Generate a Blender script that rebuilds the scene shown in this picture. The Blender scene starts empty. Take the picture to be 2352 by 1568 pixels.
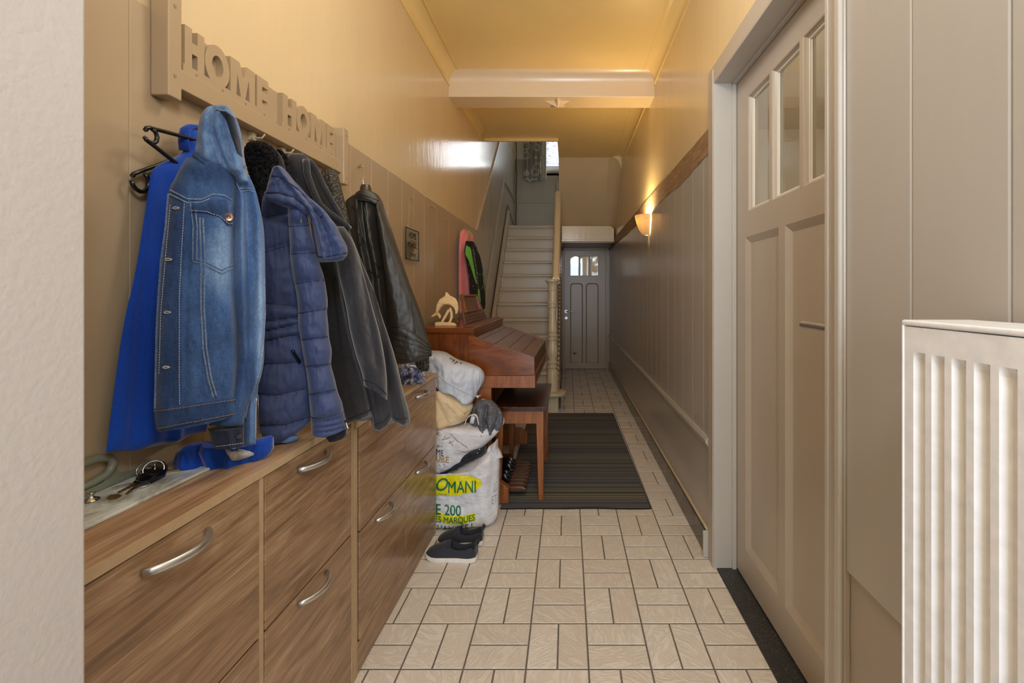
import bpy, bmesh, math, random
from mathutils import Vector, Matrix, noise
from mathutils.bvhtree import BVHTree
R = random.Random(7)
S = bpy.context.scene
COL = S.collection
PI = math.pi
# camera geometry: one-point perspective, 2352x1568 frame
F, VX, VY, EYE = 1050.0, 1304.0, 670.0, 1.2
def aY(px, py, Y): return Vector(((px-VX)/F*Y, Y, EYE-(py-VY)/F*Y))
def aX(px, py, X): return aY(px, py, X*F/(px-VX))
def aZ(px, py, Z): return aY(px, py, (EYE-Z)*F/(py-VY))
CAM = Vector((0, 0, EYE))
def ray(px, py): return aY(px, py, 1.0)-CAM
def lerp(a, b, t): return a+(b-a)*t
def clamp(x, a=0.0, b=1.0): return max(a, min(b, x))
def sstep(a, b, x):
    t = clamp((x-a)/(b-a)); return t*t*(3-2*t)
def nz(x, y, z=0.0): return noise.noise(Vector((x, y, z)))
def pl(pts, x):
    """piecewise-linear lookup"""
    if x <= pts[0][0]: return pts[0][1]
    for (a, b), (c, d) in zip(pts, pts[1:]):
        if x <= c: return b+(d-b)*(x-a)/(c-a) if c > a else d
    return pts[-1][1]
def cr(pts, x):
    """smooth (Catmull-Rom style) lookup"""
    n = len(pts)
    if n < 3: return pl(pts, x)
    if x <= pts[0][0]: return pts[0][1]
    if x >= pts[-1][0]: return pts[-1][1]
    for i in range(n-1):
        if x <= pts[i+1][0]: break
    x0, y0 = pts[i]; x1, y1 = pts[i+1]; h = x1-x0
    s = (y1-y0)/h
    m0 = s if i == 0 else (y1-pts[i-1][1])/(x1-pts[i-1][0])
    m1 = s if i+2 >= n else (pts[i+2][1]-y0)/(pts[i+2][0]-x0)
    t = (x-x0)/h; t2 = t*t; t3 = t2*t
    return (2*t3-3*t2+1)*y0+(t3-2*t2+t)*h*m0+(-2*t3+3*t2)*y1+(t3-t2)*h*m1

class MB:
    """collects shapes, then links them as one mesh object"""
    def __init__(s): s.v = []; s.f = []; s.mi = []; s.cur = 0
    def add(s, vs, fs):
        b = len(s.v); s.v.extend(Vector(v) for v in vs)
        for f in fs: s.f.append(tuple(b+i for i in f)); s.mi.append(s.cur)
        return s
    def box(s, lo, hi, m=None):
        (x0, y0, z0), (x1, y1, z1) = lo, hi
        vs = [(x0,y0,z0),(x1,y0,z0),(x1,y1,z0),(x0,y1,z0),(x0,y0,z1),(x1,y0,z1),(x1,y1,z1),(x0,y1,z1)]
        if m is not None: vs = [m @ Vector(v) for v in vs]
        return s.add(vs, [(0,3,2,1),(4,5,6,7),(0,1,5,4),(1,2,6,5),(2,3,7,6),(3,0,4,7)])
    def loft(s, rings, close=True, caps=True):
        n = len(rings[0]); vs = [p for r in rings for p in r]; fs = []
        for i in range(len(rings)-1):
            for j in range(n if close else n-1):
                k = (j+1) % n
                fs.append((i*n+j, i*n+k, (i+1)*n+k, (i+1)*n+j))
        if caps and close:
            fs.append(tuple(range(n-1, -1, -1))); fs.append(tuple((len(rings)-1)*n+j for j in range(n)))
        return s.add(vs, fs)
    def prism(s, poly, d):
        """poly: 3D points, d: extrusion vector"""
        d = Vector(d); poly = [Vector(p) for p in poly]
        return s.loft([poly, [p+d for p in poly]])
    def tube(s, pts, r, n=10, caps=True, flat=1.0, up=None):
        pts = [Vector(p) for p in pts]; rings = []; nrm = None
        for i, p in enumerate(pts):
            t = (pts[min(i+1, len(pts)-1)]-pts[max(i-1, 0)])
            if t.length < 1e-9: t = Vector((0, 0, 1))
            t.normalize()
            if nrm is None:
                a = Vector(up) if up else (Vector((0, 0, 1)) if abs(t.z) < .9 else Vector((1, 0, 0)))
                nrm = (a-t*a.dot(t)).normalized()
            else:
                nrm = nrm-t*nrm.dot(t)
                nrm = nrm.normalized() if nrm.length > 1e-6 else t.orthogonal().normalized()
            b = t.cross(nrm); rr = r[i] if isinstance(r, (list, tuple)) else r
            rings.append([p+nrm*(rr*math.cos(2*PI*k/n)*flat)+b*(rr*math.sin(2*PI*k/n)) for k in range(n)])
        return s.loft(rings, True, caps)
    def lathe(s, prof, c=(0, 0, 0), n=32, axis='z', caps=True):
        c = Vector(c); rings = []
        for r, h in prof:
            ring = []
            for k in range(n):
                a = 2*PI*k/n; u, w = r*math.cos(a), r*math.sin(a)
                ring.append(c+Vector({'z': (u, w, h), 'x': (h, u, w), 'y': (w, h, u)}[axis]))
            rings.append(ring)
        return s.loft(rings, True, caps)
    def grid(s, pts, wrap=False):
        n = len(pts[0]); fs = []
        for i in range(len(pts)-1):
            for j in range(n if wrap else n-1):
                k = (j+1) % n
                fs.append((i*n+j, i*n+k, (i+1)*n+k, (i+1)*n+j))
        return s.add([p for r in pts for p in r], fs)
    def bvh(s): return BVHTree.FromPolygons(s.v, s.f)
    def build(s, name, mat, parent=None, smooth=False, bevel=0.0, seg=2, sub=0, weld=False, angle=None):
        mats = mat if isinstance(mat, (list, tuple)) else [mat]
        me = bpy.data.meshes.new(name); off = parent.matrix_world.translation if parent is not None else Vector((0, 0, 0))
        if parent is not None:
            o = parent; off = Vector((0, 0, 0))
            while o is not None: off = off+o.location; o = o.parent
        me.from_pydata([v-off for v in s.v], [], s.f)
        for m in mats: me.materials.append(m)
        if len(mats) > 1: me.polygons.foreach_set('material_index', s.mi)
        bm = bmesh.new(); bm.from_mesh(me)
        if weld: bmesh.ops.remove_doubles(bm, verts=bm.verts, dist=1e-5)
        bmesh.ops.recalc_face_normals(bm, faces=bm.faces)
        if smooth:
            for f in bm.faces: f.smooth = True
        bm.to_mesh(me); bm.free(); me.update()
        o = bpy.data.objects.new(name, me); COL.objects.link(o)
        if parent is not None: o.parent = parent
        if smooth and angle is not None:
            try: me.set_sharp_from_angle(angle=math.radians(angle))
            except Exception: pass
        if bevel > 0:
            b = o.modifiers.new('bevel', 'BEVEL'); b.width = bevel; b.segments = seg; b.limit_method = 'ANGLE'; b.angle_limit = math.radians(40)
            b.harden_normals = False
        if sub:
            m = o.modifiers.new('sub', 'SUBSURF'); m.levels = sub; m.render_levels = sub
        return o

def tag(o, label, cat, group=None):
    o['label'] = label; o['category'] = cat
    if group: o['group'] = group
    return o
def thing(name, label, cat, loc, group=None):
    o = bpy.data.objects.new(name, None); COL.objects.link(o); o.location = Vector(loc); o.empty_display_size = .05
    return tag(o, label, cat, group)
def struct(o): o['kind'] = 'structure'; return o
def root_struct(name, loc):
    o = bpy.data.objects.new(name, None); COL.objects.link(o); o.location = Vector(loc); o['kind'] = 'structure'; return o
def copy_tree(o, parent=None):
    c = o.copy(); COL.objects.link(c)
    if parent is not None: c.parent = parent
    for ch in list(o.children): copy_tree(ch, c)
    return c
def text_mesh(body, size, extrude=0.0, offset=0.0, align='CENTER', shear=0.0):
    """returns (verts, faces) of a text in its own plane"""
    cu = bpy.data.curves.new('lettering', 'FONT'); cu.body = body; cu.size = size; cu.extrude = extrude; cu.offset = 0.0
    cu.align_x = align; cu.shear = shear; cu.resolution_u = 4
    ob = bpy.data.objects.new('lettering', cu); COL.objects.link(ob)
    dg = bpy.context.evaluated_depsgraph_get(); dg.update()
    me = bpy.data.meshes.new_from_object(ob.evaluated_get(dg))
    vs = [v.co.copy() for v in me.vertices]; fs = [tuple(p.vertices) for p in me.polygons]
    bpy.data.objects.remove(ob); bpy.data.curves.remove(cu); bpy.data.meshes.remove(me)
    if offset:                                        # heavier strokes: the outline repeated a hair to each side
        V, Q = [], []
        for dx, dy in ((-offset, 0), (offset, 0), (0, -offset*.7), (0, offset*.7)):
            b = len(V); V += [Vector((v.x+dx, v.y+dy, v.z)) for v in vs]; Q += [tuple(b+i for i in f) for f in fs]
        vs, fs = V, Q
    return vs, fs
def sc(r, g, b):
    f = lambda c: ((c/255+.055)/1.055)**2.4 if c/255 > .04045 else c/255/12.92
    return (f(r), f(g), f(b), 1.0)
class NT:
    def __init__(s, name):
        s.m = bpy.data.materials.new(name); s.m.use_nodes = True; s.t = s.m.node_tree; s.t.nodes.clear()
        s.out = s.n('ShaderNodeOutputMaterial'); s.p = s.n('ShaderNodeBsdfPrincipled'); s.l(s.p.outputs[0], s.out.inputs[0])
    def n(s, typ, **kw):
        nd = s.t.nodes.new(typ)
        for k, v in kw.items(): setattr(nd, k, v)
        return nd
    def l(s, a, b): s.t.links.new(a, b)
    def set(s, **kw):
        names = {'col': 'Base Color', 'rough': 'Roughness', 'metal': 'Metallic', 'spec': 'Specular IOR Level', 'coat': 'Coat Weight', 'coatr': 'Coat Roughness',
                 'trans': 'Transmission Weight', 'ior': 'IOR', 'alpha': 'Alpha', 'sheen': 'Sheen Weight', 'sheenr': 'Sheen Roughness', 'emit': 'Emission Strength', 'ecol': 'Emission Color', 'sss': 'Subsurface Weight'}
        for k, v in kw.items(): s.p.inputs[names[k]].default_value = v
        return s
    def coord(s, scale=(1, 1, 1), rot=(0, 0, 0)):
        tc = s.n('ShaderNodeTexCoord'); mp = s.n('ShaderNodeMapping'); mp.inputs['Scale'].default_value = scale; mp.inputs['Rotation'].default_value = rot
        s.l(tc.outputs['Object'], mp.inputs[0]); return mp.outputs[0]
    def noise(s, vec, scale=5, detail=4, rough=.55, dist=0.0):
        nd = s.n('ShaderNodeTexNoise'); nd.inputs['Scale'].default_value = scale; nd.inputs['Detail'].default_value = detail
        nd.inputs['Roughness'].default_value = rough; nd.inputs['Distortion'].default_value = dist
        s.l(vec, nd.inputs['Vector']); return nd.outputs[0]
    def ramp(s, fac, stops):
        nd = s.n('ShaderNodeValToRGB'); e = nd.color_ramp.elements
        while len(e) < len(stops): e.new(.5)
        for i, (p, c) in enumerate(stops): e[i].position = p; e[i].color = c
        s.l(fac, nd.inputs[0]); return nd.outputs[0]
    def mix(s, fac, a, b, mode='MIX'):
        nd = s.n('ShaderNodeMix', data_type='RGBA', blend_type=mode)
        for i, x in ((0, fac), (6, a), (7, b)):
            if hasattr(x, 'links'): s.l(x, nd.inputs[i])
            else: nd.inputs[i].default_value = x
        return nd.outputs[2]
    def math(s, op, a, b=0.0, c=0.0):
        nd = s.n('ShaderNodeMath', operation=op)
        for i, x in enumerate((a, b, c)):
            if hasattr(x, 'links'): s.l(x, nd.inputs[i])
            else: nd.inputs[i].default_value = x
        return nd.outputs[0]
    def bump(s, h, strength=.2, dist=.002):
        nd = s.n('ShaderNodeBump'); nd.inputs['Strength'].default_value = strength; nd.inputs['Distance'].default_value = dist
        s.l(h, nd.inputs['Height']); s.l(nd.outputs[0], s.p.inputs['Normal']); return nd
    def color(s, c): s.l(c, s.p.inputs['Base Color'])
    def rough(s, c): s.l(c, s.p.inputs['Roughness'])

def paint(name, col, rough=.4, var=.04, bscale=60, bstr=.08, bdist=.002, stretch=(1, 1, 1), spec=.5, coat=0):
    t = NT(name); v = t.coord(stretch)
    n = t.noise(v, 3, 3)
    a = tuple(c*(1-var) for c in col[:3])+(1,); b = tuple(min(1, c*(1+var)) for c in col[:3])+(1,)
    t.color(t.ramp(n, [(.3, a), (.7, b)])); t.set(rough=rough, spec=spec, coat=coat)
    t.bump(t.noise(v, bscale, 3), bstr, bdist); return t.m
def plain(name, col, rough=.5, metal=0.0, **kw):
    t = NT(name); t.set(rough=rough, metal=metal, **kw)
    v = t.coord(); n = t.noise(v, 40, 3)
    a = tuple(c*.93 for c in col[:3])+(1,); b = tuple(min(1, c*1.06) for c in col[:3])+(1,)
    t.color(t.ramp(n, [(.3, a), (.7, b)])); return t.m
def wood(name, dark, mid, light, axis=(9, 1.2, 9), scale=3.0, rough=.4, spec=.5, fine=.35, bstr=.06, coat=0, big_dist=1.2):
    """grain runs along the axis with the small scale"""
    t = NT(name); v = t.coord(axis)
    big = t.noise(v, scale, 5, .6, big_dist)
    fv = t.coord(tuple(a*(9 if a > 3 else 1.3) for a in axis)); fn = t.noise(fv, scale*1.5, 6, .65, .3)
    c1 = t.ramp(big, [(.28, dark), (.5, mid), (.72, light)])
    c2 = t.ramp(fn, [(.38, (.52, .48, .44, 1)), (.62, (1, 1, 1, 1))])
    t.color(t.mix(fine, c1, t.mix(1.0, c1, c2, 'MULTIPLY'))); t.set(rough=rough, spec=spec, coat=coat, coatr=.15)
    t.bump(fn, bstr, .001); return t.m
def cloth(name, col, col2=None, scale=350, rough=.85, bstr=.25, sheen=.3, patch=4, spec=.25, mid=.5, bdist=.0008):
    t = NT(name); v = t.coord(); fine = t.noise(v, scale, 4, .7); big = t.noise(v, patch, 4, .6)
    col2 = col2 or tuple(c*.75 for c in col[:3])+(1,)
    c = t.ramp(t.mix(.45, fine, big), [(mid-.1, col2), (mid+.1, col)])
    t.color(c); t.set(rough=rough, sheen=sheen, sheenr=.4, spec=spec); t.bump(fine, bstr, bdist); return t.m

M = {}
# paints
M['dado'] = paint('taupe gloss paint with lamplight tint', sc(176, 154, 124), .3, .03, 25, .1, .003, (1, 1, .25))  # warm wall-lamp light tinted into the taupe of the left boards
M['dado_r'] = paint('taupe satin paint', sc(174, 168, 161), .22, .03, 25, .08, .003, (1, 1, .25))
M['cream'] = paint('cream gloss wall paint', sc(220, 198, 158), .17, .04, 22, .3, .004, (1, 1, .22))
M['ceil'] = paint('cream ceiling paint with lamp yellow', sc(234, 206, 142), .3, .03, 20, .08, .003)  # cream paint with warm lamp glow mixed into its yellow
M['beam'] = paint('pale cream gloss paint', sc(228, 206, 172), .25, .02, 20, .06, .003)
M['pillar'] = paint('white textured plaster', sc(190, 182, 178), .85, .02, 110, .22, .003)
M['door'] = paint('greige door paint', sc(178, 167, 154), .35, .03, 50, .06, .002)
M['fardoor'] = paint('brown grey door gloss', sc(152, 124, 90), .3, .05, 20, .12, .004)
M['jamb'] = paint('pale grey gloss paint', sc(184, 178, 170), .3, .02, 40, .06, .002)
M['upper'] = paint('grey stair hall paint', sc(170, 164, 150), .3, .03, 25, .08, .003, (1, 1, .25))
M['upwhite'] = paint('pale upper wall paint', sc(214, 214, 206), .5, .02, 40, .05)
M['stair'] = paint('beige stair gloss', sc(196, 180, 154), .3, .06, 12, .1, .004, (.4, 1, 1))
M['newel'] = paint('cream beige newel gloss', sc(204, 188, 156), .28, .03, 30, .04)
M['rawstrip'] = wood('bare stripped wood', sc(120, 95, 70), sc(152, 122, 92), sc(180, 150, 118), (9, 1, 9), 6, .6)
M['stone'] = None
def stone():
    t = NT('black speckled stone'); v = t.coord(); n = t.noise(v, 180, 2, .5); n2 = t.noise(v, 12, 3)
    c = t.ramp(n, [(.35, sc(30, 30, 32)), (.62, sc(52, 52, 54)), (.72, sc(120, 120, 120))])
    t.color(t.mix(t.math('MULTIPLY', n2, .35), c, sc(70, 70, 72))); t.set(rough=.35); return t.m
M['stone'] = stone()
def skirt_tile():
    t = NT('dark skirting tile'); v = t.coord(); n = t.noise(v, 16, 4, .6, .5)
    t.color(t.ramp(n, [(.3, sc(44, 38, 32)), (.7, sc(74, 64, 54))])); t.set(rough=.16, spec=.6); return t.m
M['skirt'] = skirt_tile()
def floor_tile():
    t = NT('beige slate relief tile'); g = t.n('ShaderNodeNewGeometry'); rnd = g.outputs['Random Per Island']
    tc = t.n('ShaderNodeTexCoord')
    ro = t.n('ShaderNodeVectorRotate', rotation_type='Z_AXIS'); t.l(tc.outputs['Object'], ro.inputs['Vector'])
    t.l(t.math('MULTIPLY', rnd, 6.28), ro.inputs['Angle'])
    mp = t.n('ShaderNodeMapping'); mp.inputs['Scale'].default_value = (1.0, 3.2, 1); t.l(ro.outputs[0], mp.inputs[0])
    n = t.noise(mp.outputs[0], 9, 5, .6, 1.5)
    r1 = t.math('ABSOLUTE', t.math('SUBTRACT', n, .5))
    ridge = t.math('SUBTRACT', 1.0, t.math('MINIMUM', t.math('MULTIPLY', r1, 9.0), 1.0))
    fine = t.noise(mp.outputs[0], 60, 4, .6)
    c = t.ramp(rnd, [(0, sc(222, 214, 206)), (.5, sc(228, 221, 213)), (1, sc(234, 229, 222))])
    c = t.mix(t.math('MULTIPLY', ridge, .32), c, sc(186, 170, 156))
    mp2 = t.n('ShaderNodeMapping'); mp2.inputs['Scale'].default_value = (1, 1, 1); t.l(tc.outputs['Object'], mp2.inputs[0])
    c = t.mix(t.math('MULTIPLY', t.noise(mp2.outputs[0], 5, 3), .25), c, sc(214, 198, 184))
    # pale dried drips
    mp3 = t.n('ShaderNodeMapping'); mp3.inputs['Scale'].default_value = (30, 5, 1); mp3.inputs['Rotation'].default_value = (0, 0, .25); t.l(tc.outputs['Object'], mp3.inputs[0])
    dn = t.noise(mp3.outputs[0], 1.0, 3, .55, .3); msk = t.noise(mp2.outputs[0], 2.2, 2)
    dm = t.math('MULTIPLY', t.math('GREATER_THAN', dn, .69), t.math('GREATER_THAN', msk, .53))
    c = t.mix(t.math('MULTIPLY', dm, .55), c, sc(226, 216, 206))
    t.color(c); t.set(rough=.42, spec=.45)
    t.bump(t.math('ADD', t.math('MULTIPLY', ridge, -.8), t.math('MULTIPLY', fine, .35)), .5, .0022); return t.m
M['tile'] = floor_tile()
M['grout'] = plain('grey grout', sc(112, 104, 96), .9)
M['oak'] = wood('oak laminate', sc(124, 96, 70), sc(164, 131, 99), sc(190, 160, 128), (12, 1.5, 12), 1.5, .28, .5, .66, .04, big_dist=2.6)
M['oaktop'] = wood('oak laminate top', sc(148, 112, 76), sc(178, 140, 102), sc(198, 168, 136), (14, 1.4, 14), 1.6, .35, .5, .8, .04, big_dist=2.2)
M['oakedge'] = plain('pale oak edging', sc(180, 154, 120), .5)
M['mahog'] = wood('mahogany veneer', sc(82, 38, 8), sc(120, 60, 16), sc(146, 80, 28), (2.0, 9, 9), 2.2, .22, .5, .5, .02)
M['mahogv'] = wood('mahogany veneer upright', sc(78, 36, 8), sc(114, 57, 15), sc(142, 77, 27), (9, 9, 1.4), 2.4, .25, .5, .5, .02)
M['lid'] = wood('brown lid laminate', sc(92, 62, 46), sc(112, 78, 60), sc(126, 92, 72), (9, 1.2, 9), 3, .35, .5, .4, .02)
M['benchtop'] = wood('dark polished bench wood', sc(46, 22, 12), sc(66, 34, 20), sc(86, 46, 28), (9, 1.4, 9), 3, .22, .5, .5, .02)
M['benchleg'] = wood('orange brown wood', sc(120, 66, 26), sc(150, 87, 40), sc(170, 105, 54), (9, 9, 1.2), 3, .32, .5, .5, .02)
M['steel'] = plain('brushed steel', sc(206, 206, 206), .38, 1.0)
M['brass'] = plain('worn brass', sc(190, 160, 100), .3, 1.0)
M['chrome'] = plain('chrome', sc(210, 208, 205), .15, 1.0)
M['blackplastic'] = plain('black plastic', sc(22, 20, 20), .25)
M['blackgloss'] = plain('black gloss', sc(14, 13, 14), .12)
M['white'] = plain('white enamel', sc(232, 232, 236), .3)
M['hookwhite'] = plain('cream plastic', sc(216, 200, 170), .4)
M['puzzle'] = plain('bare plywood', sc(232, 200, 146), .6)
M['dark'] = plain('dark recess', sc(20, 17, 14), .8)
M['rubber'] = plain('off white rubber', sc(226, 220, 210), .6)
def glass(name, col=(1, 1, 1, 1), rough=.02, mixw=.75):
    t = NT(name); t.t.nodes.remove(t.p)
    tr = t.n('ShaderNodeBsdfTransparent'); tr.inputs[0].default_value = col
    gl = t.n('ShaderNodeBsdfGlossy'); gl.inputs['Roughness'].default_value = rough
    fr = t.n('ShaderNodeLayerWeight'); fr.inputs[0].default_value = .5
    mx = t.n('ShaderNodeMixShader'); t.l(t.math('MULTIPLY', t.math('ADD', t.math('MULTIPLY', t.math('POWER', fr.outputs[1], 4.0), .85), .07), mixw), mx.inputs[0])
    v = t.coord(); b = t.n('ShaderNodeBump'); b.inputs['Strength'].default_value = .05; b.inputs['Distance'].default_value = .002
    t.l(t.noise(v, 6, 2), b.inputs['Height']); t.l(b.outputs[0], gl.inputs['Normal'])
    t.l(tr.outputs[0], mx.inputs[1]); t.l(gl.outputs[0], mx.inputs[2]); t.l(mx.outputs[0], t.out.inputs[0]); return t.m
M['glass'] = glass('clear window glass', (.95, .97, .95, 1), .01, 1.0)
XL, XR, ZC = -.893, .65, 2.845        # plaster faces and ceiling height
YB, YF = -2.2, 7.74
# ---------- floor
def make_floor():
    m = MB(); m.cur = 1
    m.box((XL-.1, YB-.1, -.06), (XR+.1, 7.12, -.0025)); m.cur = 0
    g = .0028
    for i in range(-5, 4):
        for j in range(-5, 29):
            x, y = .0669+.2*i, 1.4553+.2*j
            h = (i+j) % 2 == 0
            for k in range(2):
                a, b, c, d = (x, y+.1*k, x+.2, y+.1*k+.1) if h else (x+.1*k, y, x+.1*k+.1, y+.2)
                a, c = max(a, XL), min(c, .648); d = min(d, 7.1)
                if c-a < .012 or d-b < .01: continue
                a += g; b += g; c -= g; d -= g; e = .0016
                lo = [(a, b, -.002), (c, b, -.002), (c, d, -.002), (a, d, -.002)]
                mid = [(p[0], p[1], -.0012) for p in lo]
                hi = [(a+e, b+e, 0), (c-e, b+e, 0), (c-e, d-e, 0), (a+e, d-e, 0)]
                n0 = len(m.v); m.add(lo+mid+hi, [(0,1,5,4),(1,2,6,5),(2,3,7,6),(3,0,4,7),(4,5,9,8),(5,6,10,9),(6,7,11,10),(7,4,8,11),(8,9,10,11)])
    return struct(m.build('floor', [M['tile'], M['grout']]))
make_floor()
# ---------- left wall: plaster with a boarded dado that climbs with the stairs
DADO = [(-3, 1.80), (4.404, 1.80), (5.957, 3.17), (6.6, 3.44), (8, 3.44)]
wl = struct(MB().box((XL-.15, YB, 0), (XL, YF, 5.1)).build('wall_left', M['cream']))
gl = [-.3, .0, .2, .38, .56, .74, .9228, 1.109, 1.132, 1.237, 1.260, 1.367, 1.390, 1.494, 1.517, 1.627, 1.650, 1.745, 1.862, 2.06, 2.25, 2.44, 2.63, 2.82, 3.09, 3.40, 3.62, 3.87, 4.12, 4.404]
m = MB()
for a, b in zip(gl, gl[1:]):
    m.box((XL, a+.0001, 0), (-.885, b-.0001, 1.80))
m.build('wainscot', M['dado'], wl, bevel=.0022, seg=2)
gl2 = [4.404, 4.65, 4.9, 5.15, 5.4, 5.65, 5.957, 6.2, 6.6, 7.0, 7.35, YF]
m = MB()
for a, b in zip(gl2, gl2[1:]):
    m.prism([(XL, a+.001, 0), (XL, b-.001, 0), (XL, b-.001, pl(DADO, b)), (XL, a+.001, pl(DADO, a))], (.008, 0, 0))
m.build('stair_wainscot', M['upper'], wl, bevel=.0025)
m = MB()
m.prism([(XL, 4.395, 1.79), (XL, 4.43, 1.79), (XL, 5.985, 3.165), (XL, 6.6, 3.43), (XL, 6.6, 3.46), (XL, 5.957, 3.19)], (.018, 0, 0))
m.build('dado_rail', M['stair'], wl, bevel=.003)
m = MB()
rz = [(4.75, 1.01), (6.28, 2.725), (YF, 2.72)]
for (a, b), (c, d) in zip(rz, rz[1:]):
    m.prism([(-.886, a, b-.02), (-.886, c, d-.02), (-.886, c, d+.02), (-.886, a, b+.02)], (.014, 0, 0))
    m.prism([(-.886, a, b-.008), (-.886, c, d-.008), (-.886, c, d+.008), (-.886, a, b+.008)], (.022, 0, 0))
m.build('chair_rail', M['upper'], wl, bevel=.002)
# ---------- right wall with the door opening
DY0, DY1, DZ = 1.124, 1.985, 2.107
m = MB()
m.box((XR, YB, 0), (XR+.12, DY0, ZC)); m.box((XR, DY1, 0), (XR+.12, YF, 5.1)); m.box((XR, DY0, DZ), (XR+.12, DY1, ZC))
m.box((XR, YB, ZC), (XR+.12, DY1, 5.1))
wr = struct(m.build('wall_right', M['cream']))
m = MB(); g = 2.06
gr = [2.062, 2.154, 2.341, 2.536, 2.732, 2.925]
while gr[-1] < 7.0: gr.append(gr[-1]+.19)
gr[-1] = 7.09
for a, b in zip(gr, gr[1:]): m.box((.64, a+.0001, .525), (XR, b-.0001, 1.835))
m.build('wainscot', M['dado_r'], wr, bevel=.0026)
m = MB(); m.box((.6425, 2.062, .1), (XR, 7.09, .53)); m.build('lower_panel', M['dado_r'], wr)
m = MB()
for z0, z1, x in ((.505, .54, .628), (.513, .532, .622), (.49, .505, .634)): m.box((x, 2.062, z0), (.645, 7.09, z1))
m.build('chair_rail', M['dado_r'], wr, bevel=.004)
# bare stripped band on top of the boards, torn lower edge
m = MB(); ys = [2.062+i*.05 for i in range(101)]
top = []; bot = []
for y in ys:
    top.append(1.94); bot.append(1.815+.02*nz(y*2.1, 3)+.012*nz(y*11, 8)+.03*sstep(4, 7, y))
rings = [[(.6375, y, b), (.6375, y, t), (XR, y, t), (XR, y, b)] for y, t, b in zip(ys, top, bot)]
m.loft(rings); m.build('bare_wood_band', M['rawstrip'], wr)
m = MB(); m.box((.636, 4.25, 1.82), (.6385, 4.254, 1.942)); m.build('band_joint', M['dark'], wr)
# near boards beside the radiator
m = MB(); gn = [-1.2, -.9, -.6, -.3, -.1, .0786, .268, .4655, .6575, .847, 1.047]
for a, b in zip(gn, gn[1:]): m.box((.637, a+.0001, .561), (XR, b-.0001, 2.2))
m.build('near_wainscot', M['dado_r'], wr, bevel=.004)
m = MB()
pts = []
for i in range(14):
    row = []
    for j in range(30):
        z = .565*i/13; y = -1.0+2.047*j/29
        row.append((.6485+.0035*nz(y*6, z*7, 2)+.0015*nz(y*30, z*30, 5), y, z))
    pts.append(row)
m.grid(pts); m.build('rough_plaster', paint('rough greige plaster', sc(172, 160, 148), .5, .04, 14, .4, .006), wr, smooth=True)
# skirting tiles
m = MB()
y = 2.075
while y < 7.08:
    m.box((.626, y+.001, 0), (.6425, min(y+.2, 7.08)-.001, .112)); y += .2
struct(m.build('baseboard_right', M['skirt'], bevel=.0015))
m = MB(); m.box((.612, 2.0625, .001), (.643, 2.0745, .121)); struct(m.build('trim_1', M['jamb'], bevel=.004))
m = MB(); pts = []
rings = []
for i in range(100):
    y = 2.08+i*.05; h = .006+.004*nz(y*7, 1)
    rings.append([(.633, y, .110), (.633-.002, y, .114), (.6395, y, .116+h), (.6435, y, .114+h), (.6435, y, .110)])
m.loft(rings); m.build('cracked_filler', paint('pale filler', sc(196, 178, 150), .7, .1, 60, .5, .004), wr, smooth=True)
# ---------- ceiling, beam, cornices
m = MB()
m.box((XL-.1, YB, ZC), (XR+.1, 4.9, ZC+.28)); m.box((-.112, 4.9, ZC), (XR+.1, 5.6, ZC+.28)); m.cur = 1
m.prism([(-.112, 5.6, ZC), (-.112, 5.6, ZC+.28), (-.112, 6.75, 2.3), (-.112, 6.75, 1.95)], (XR+.1+.112, 0, 0))
struct(m.build('ceiling', [M['ceil'], M['cream']]))
struct(MB().box((XL-.05, 3.43, 2.663), (XR+.05, 3.64, ZC+.02)).build('beam', M['beam'], bevel=.004))
def cove(n=10, d=.078, h=.085):
    return [(d-d*math.sin(a), -h+h*(1-math.cos(a))) for a in [PI/2*(1-i/n) for i in range(n+1)]][::-1]
def cove_strip(name, side, y0, y1, wall, mat, lip=.006):
    cs = [(d, z) for d, z in cove()]
    prof = [(0, -.101), (lip, -.101), (lip, -.087)]+sorted([(max(lip, d), z) for d, z in cs], key=lambda p: p[0]+p[1]*.001)+[(.082, 0), (0, .002)]
    a = [(wall+side*d, y0, ZC+z) for d, z in prof]; b = [(wall+side*d, y1, ZC+z) for d, z in prof]
    return struct(MB().loft([a, b]).build(name, mat, smooth=True, angle=25))
def quarter(d, h, n=12):
    # concave cove from the wall (0,-h) up to the ceiling (d,0)
    return [(d*(1-math.cos(PI/2*i/n)), -h+h*math.sin(PI/2*i/n)) for i in range(n+1)]
def cove2(name, side, y0, y1, wall, mat, parent=None):
    q = quarter(.075, .085)
    prof = [(0, -.1), (.007, -.1), (.007, -.088)]+[(max(.004, d), z) for d, z in q]+[(.075, -.004), (.088, -.004), (.088, .003), (0, .003)]
    a = [(wall+side*d, y0, ZC+z) for d, z in prof]; b = [(wall+side*d, y1, ZC+z) for d, z in prof]
    o = MB().loft([a, b]).build(name, mat, smooth=True, angle=22)
    return struct(o)
cove2('trim_2', 1, YB, 3.44, XL, M['ceil']); cove2('trim_3', -1, YB, 3.44, XR, M['ceil'])
cove2('trim_4', 1, 3.63, 4.67, XL, M['ceil']); cove2('trim_5', -1, 3.63, 5.4, XR, M['ceil'])
q = quarter(.075, .085)
prof = [(0, -.082)]+q+[(.075, .003), (0, .003)]
a = [(XL, 3.431-d, ZC+z) for d, z in prof]; b = [(XR, 3.431-d, ZC+z) for d, z in prof]
struct(MB().loft([a, b]).build('trim_6', M['beam'], smooth=True, angle=22))
struct(MB().box((XL, 4.895, ZC-.03), (-.10, 4.93, ZC+.28)).build('trim_7', M['ceil'], bevel=.006))
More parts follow.
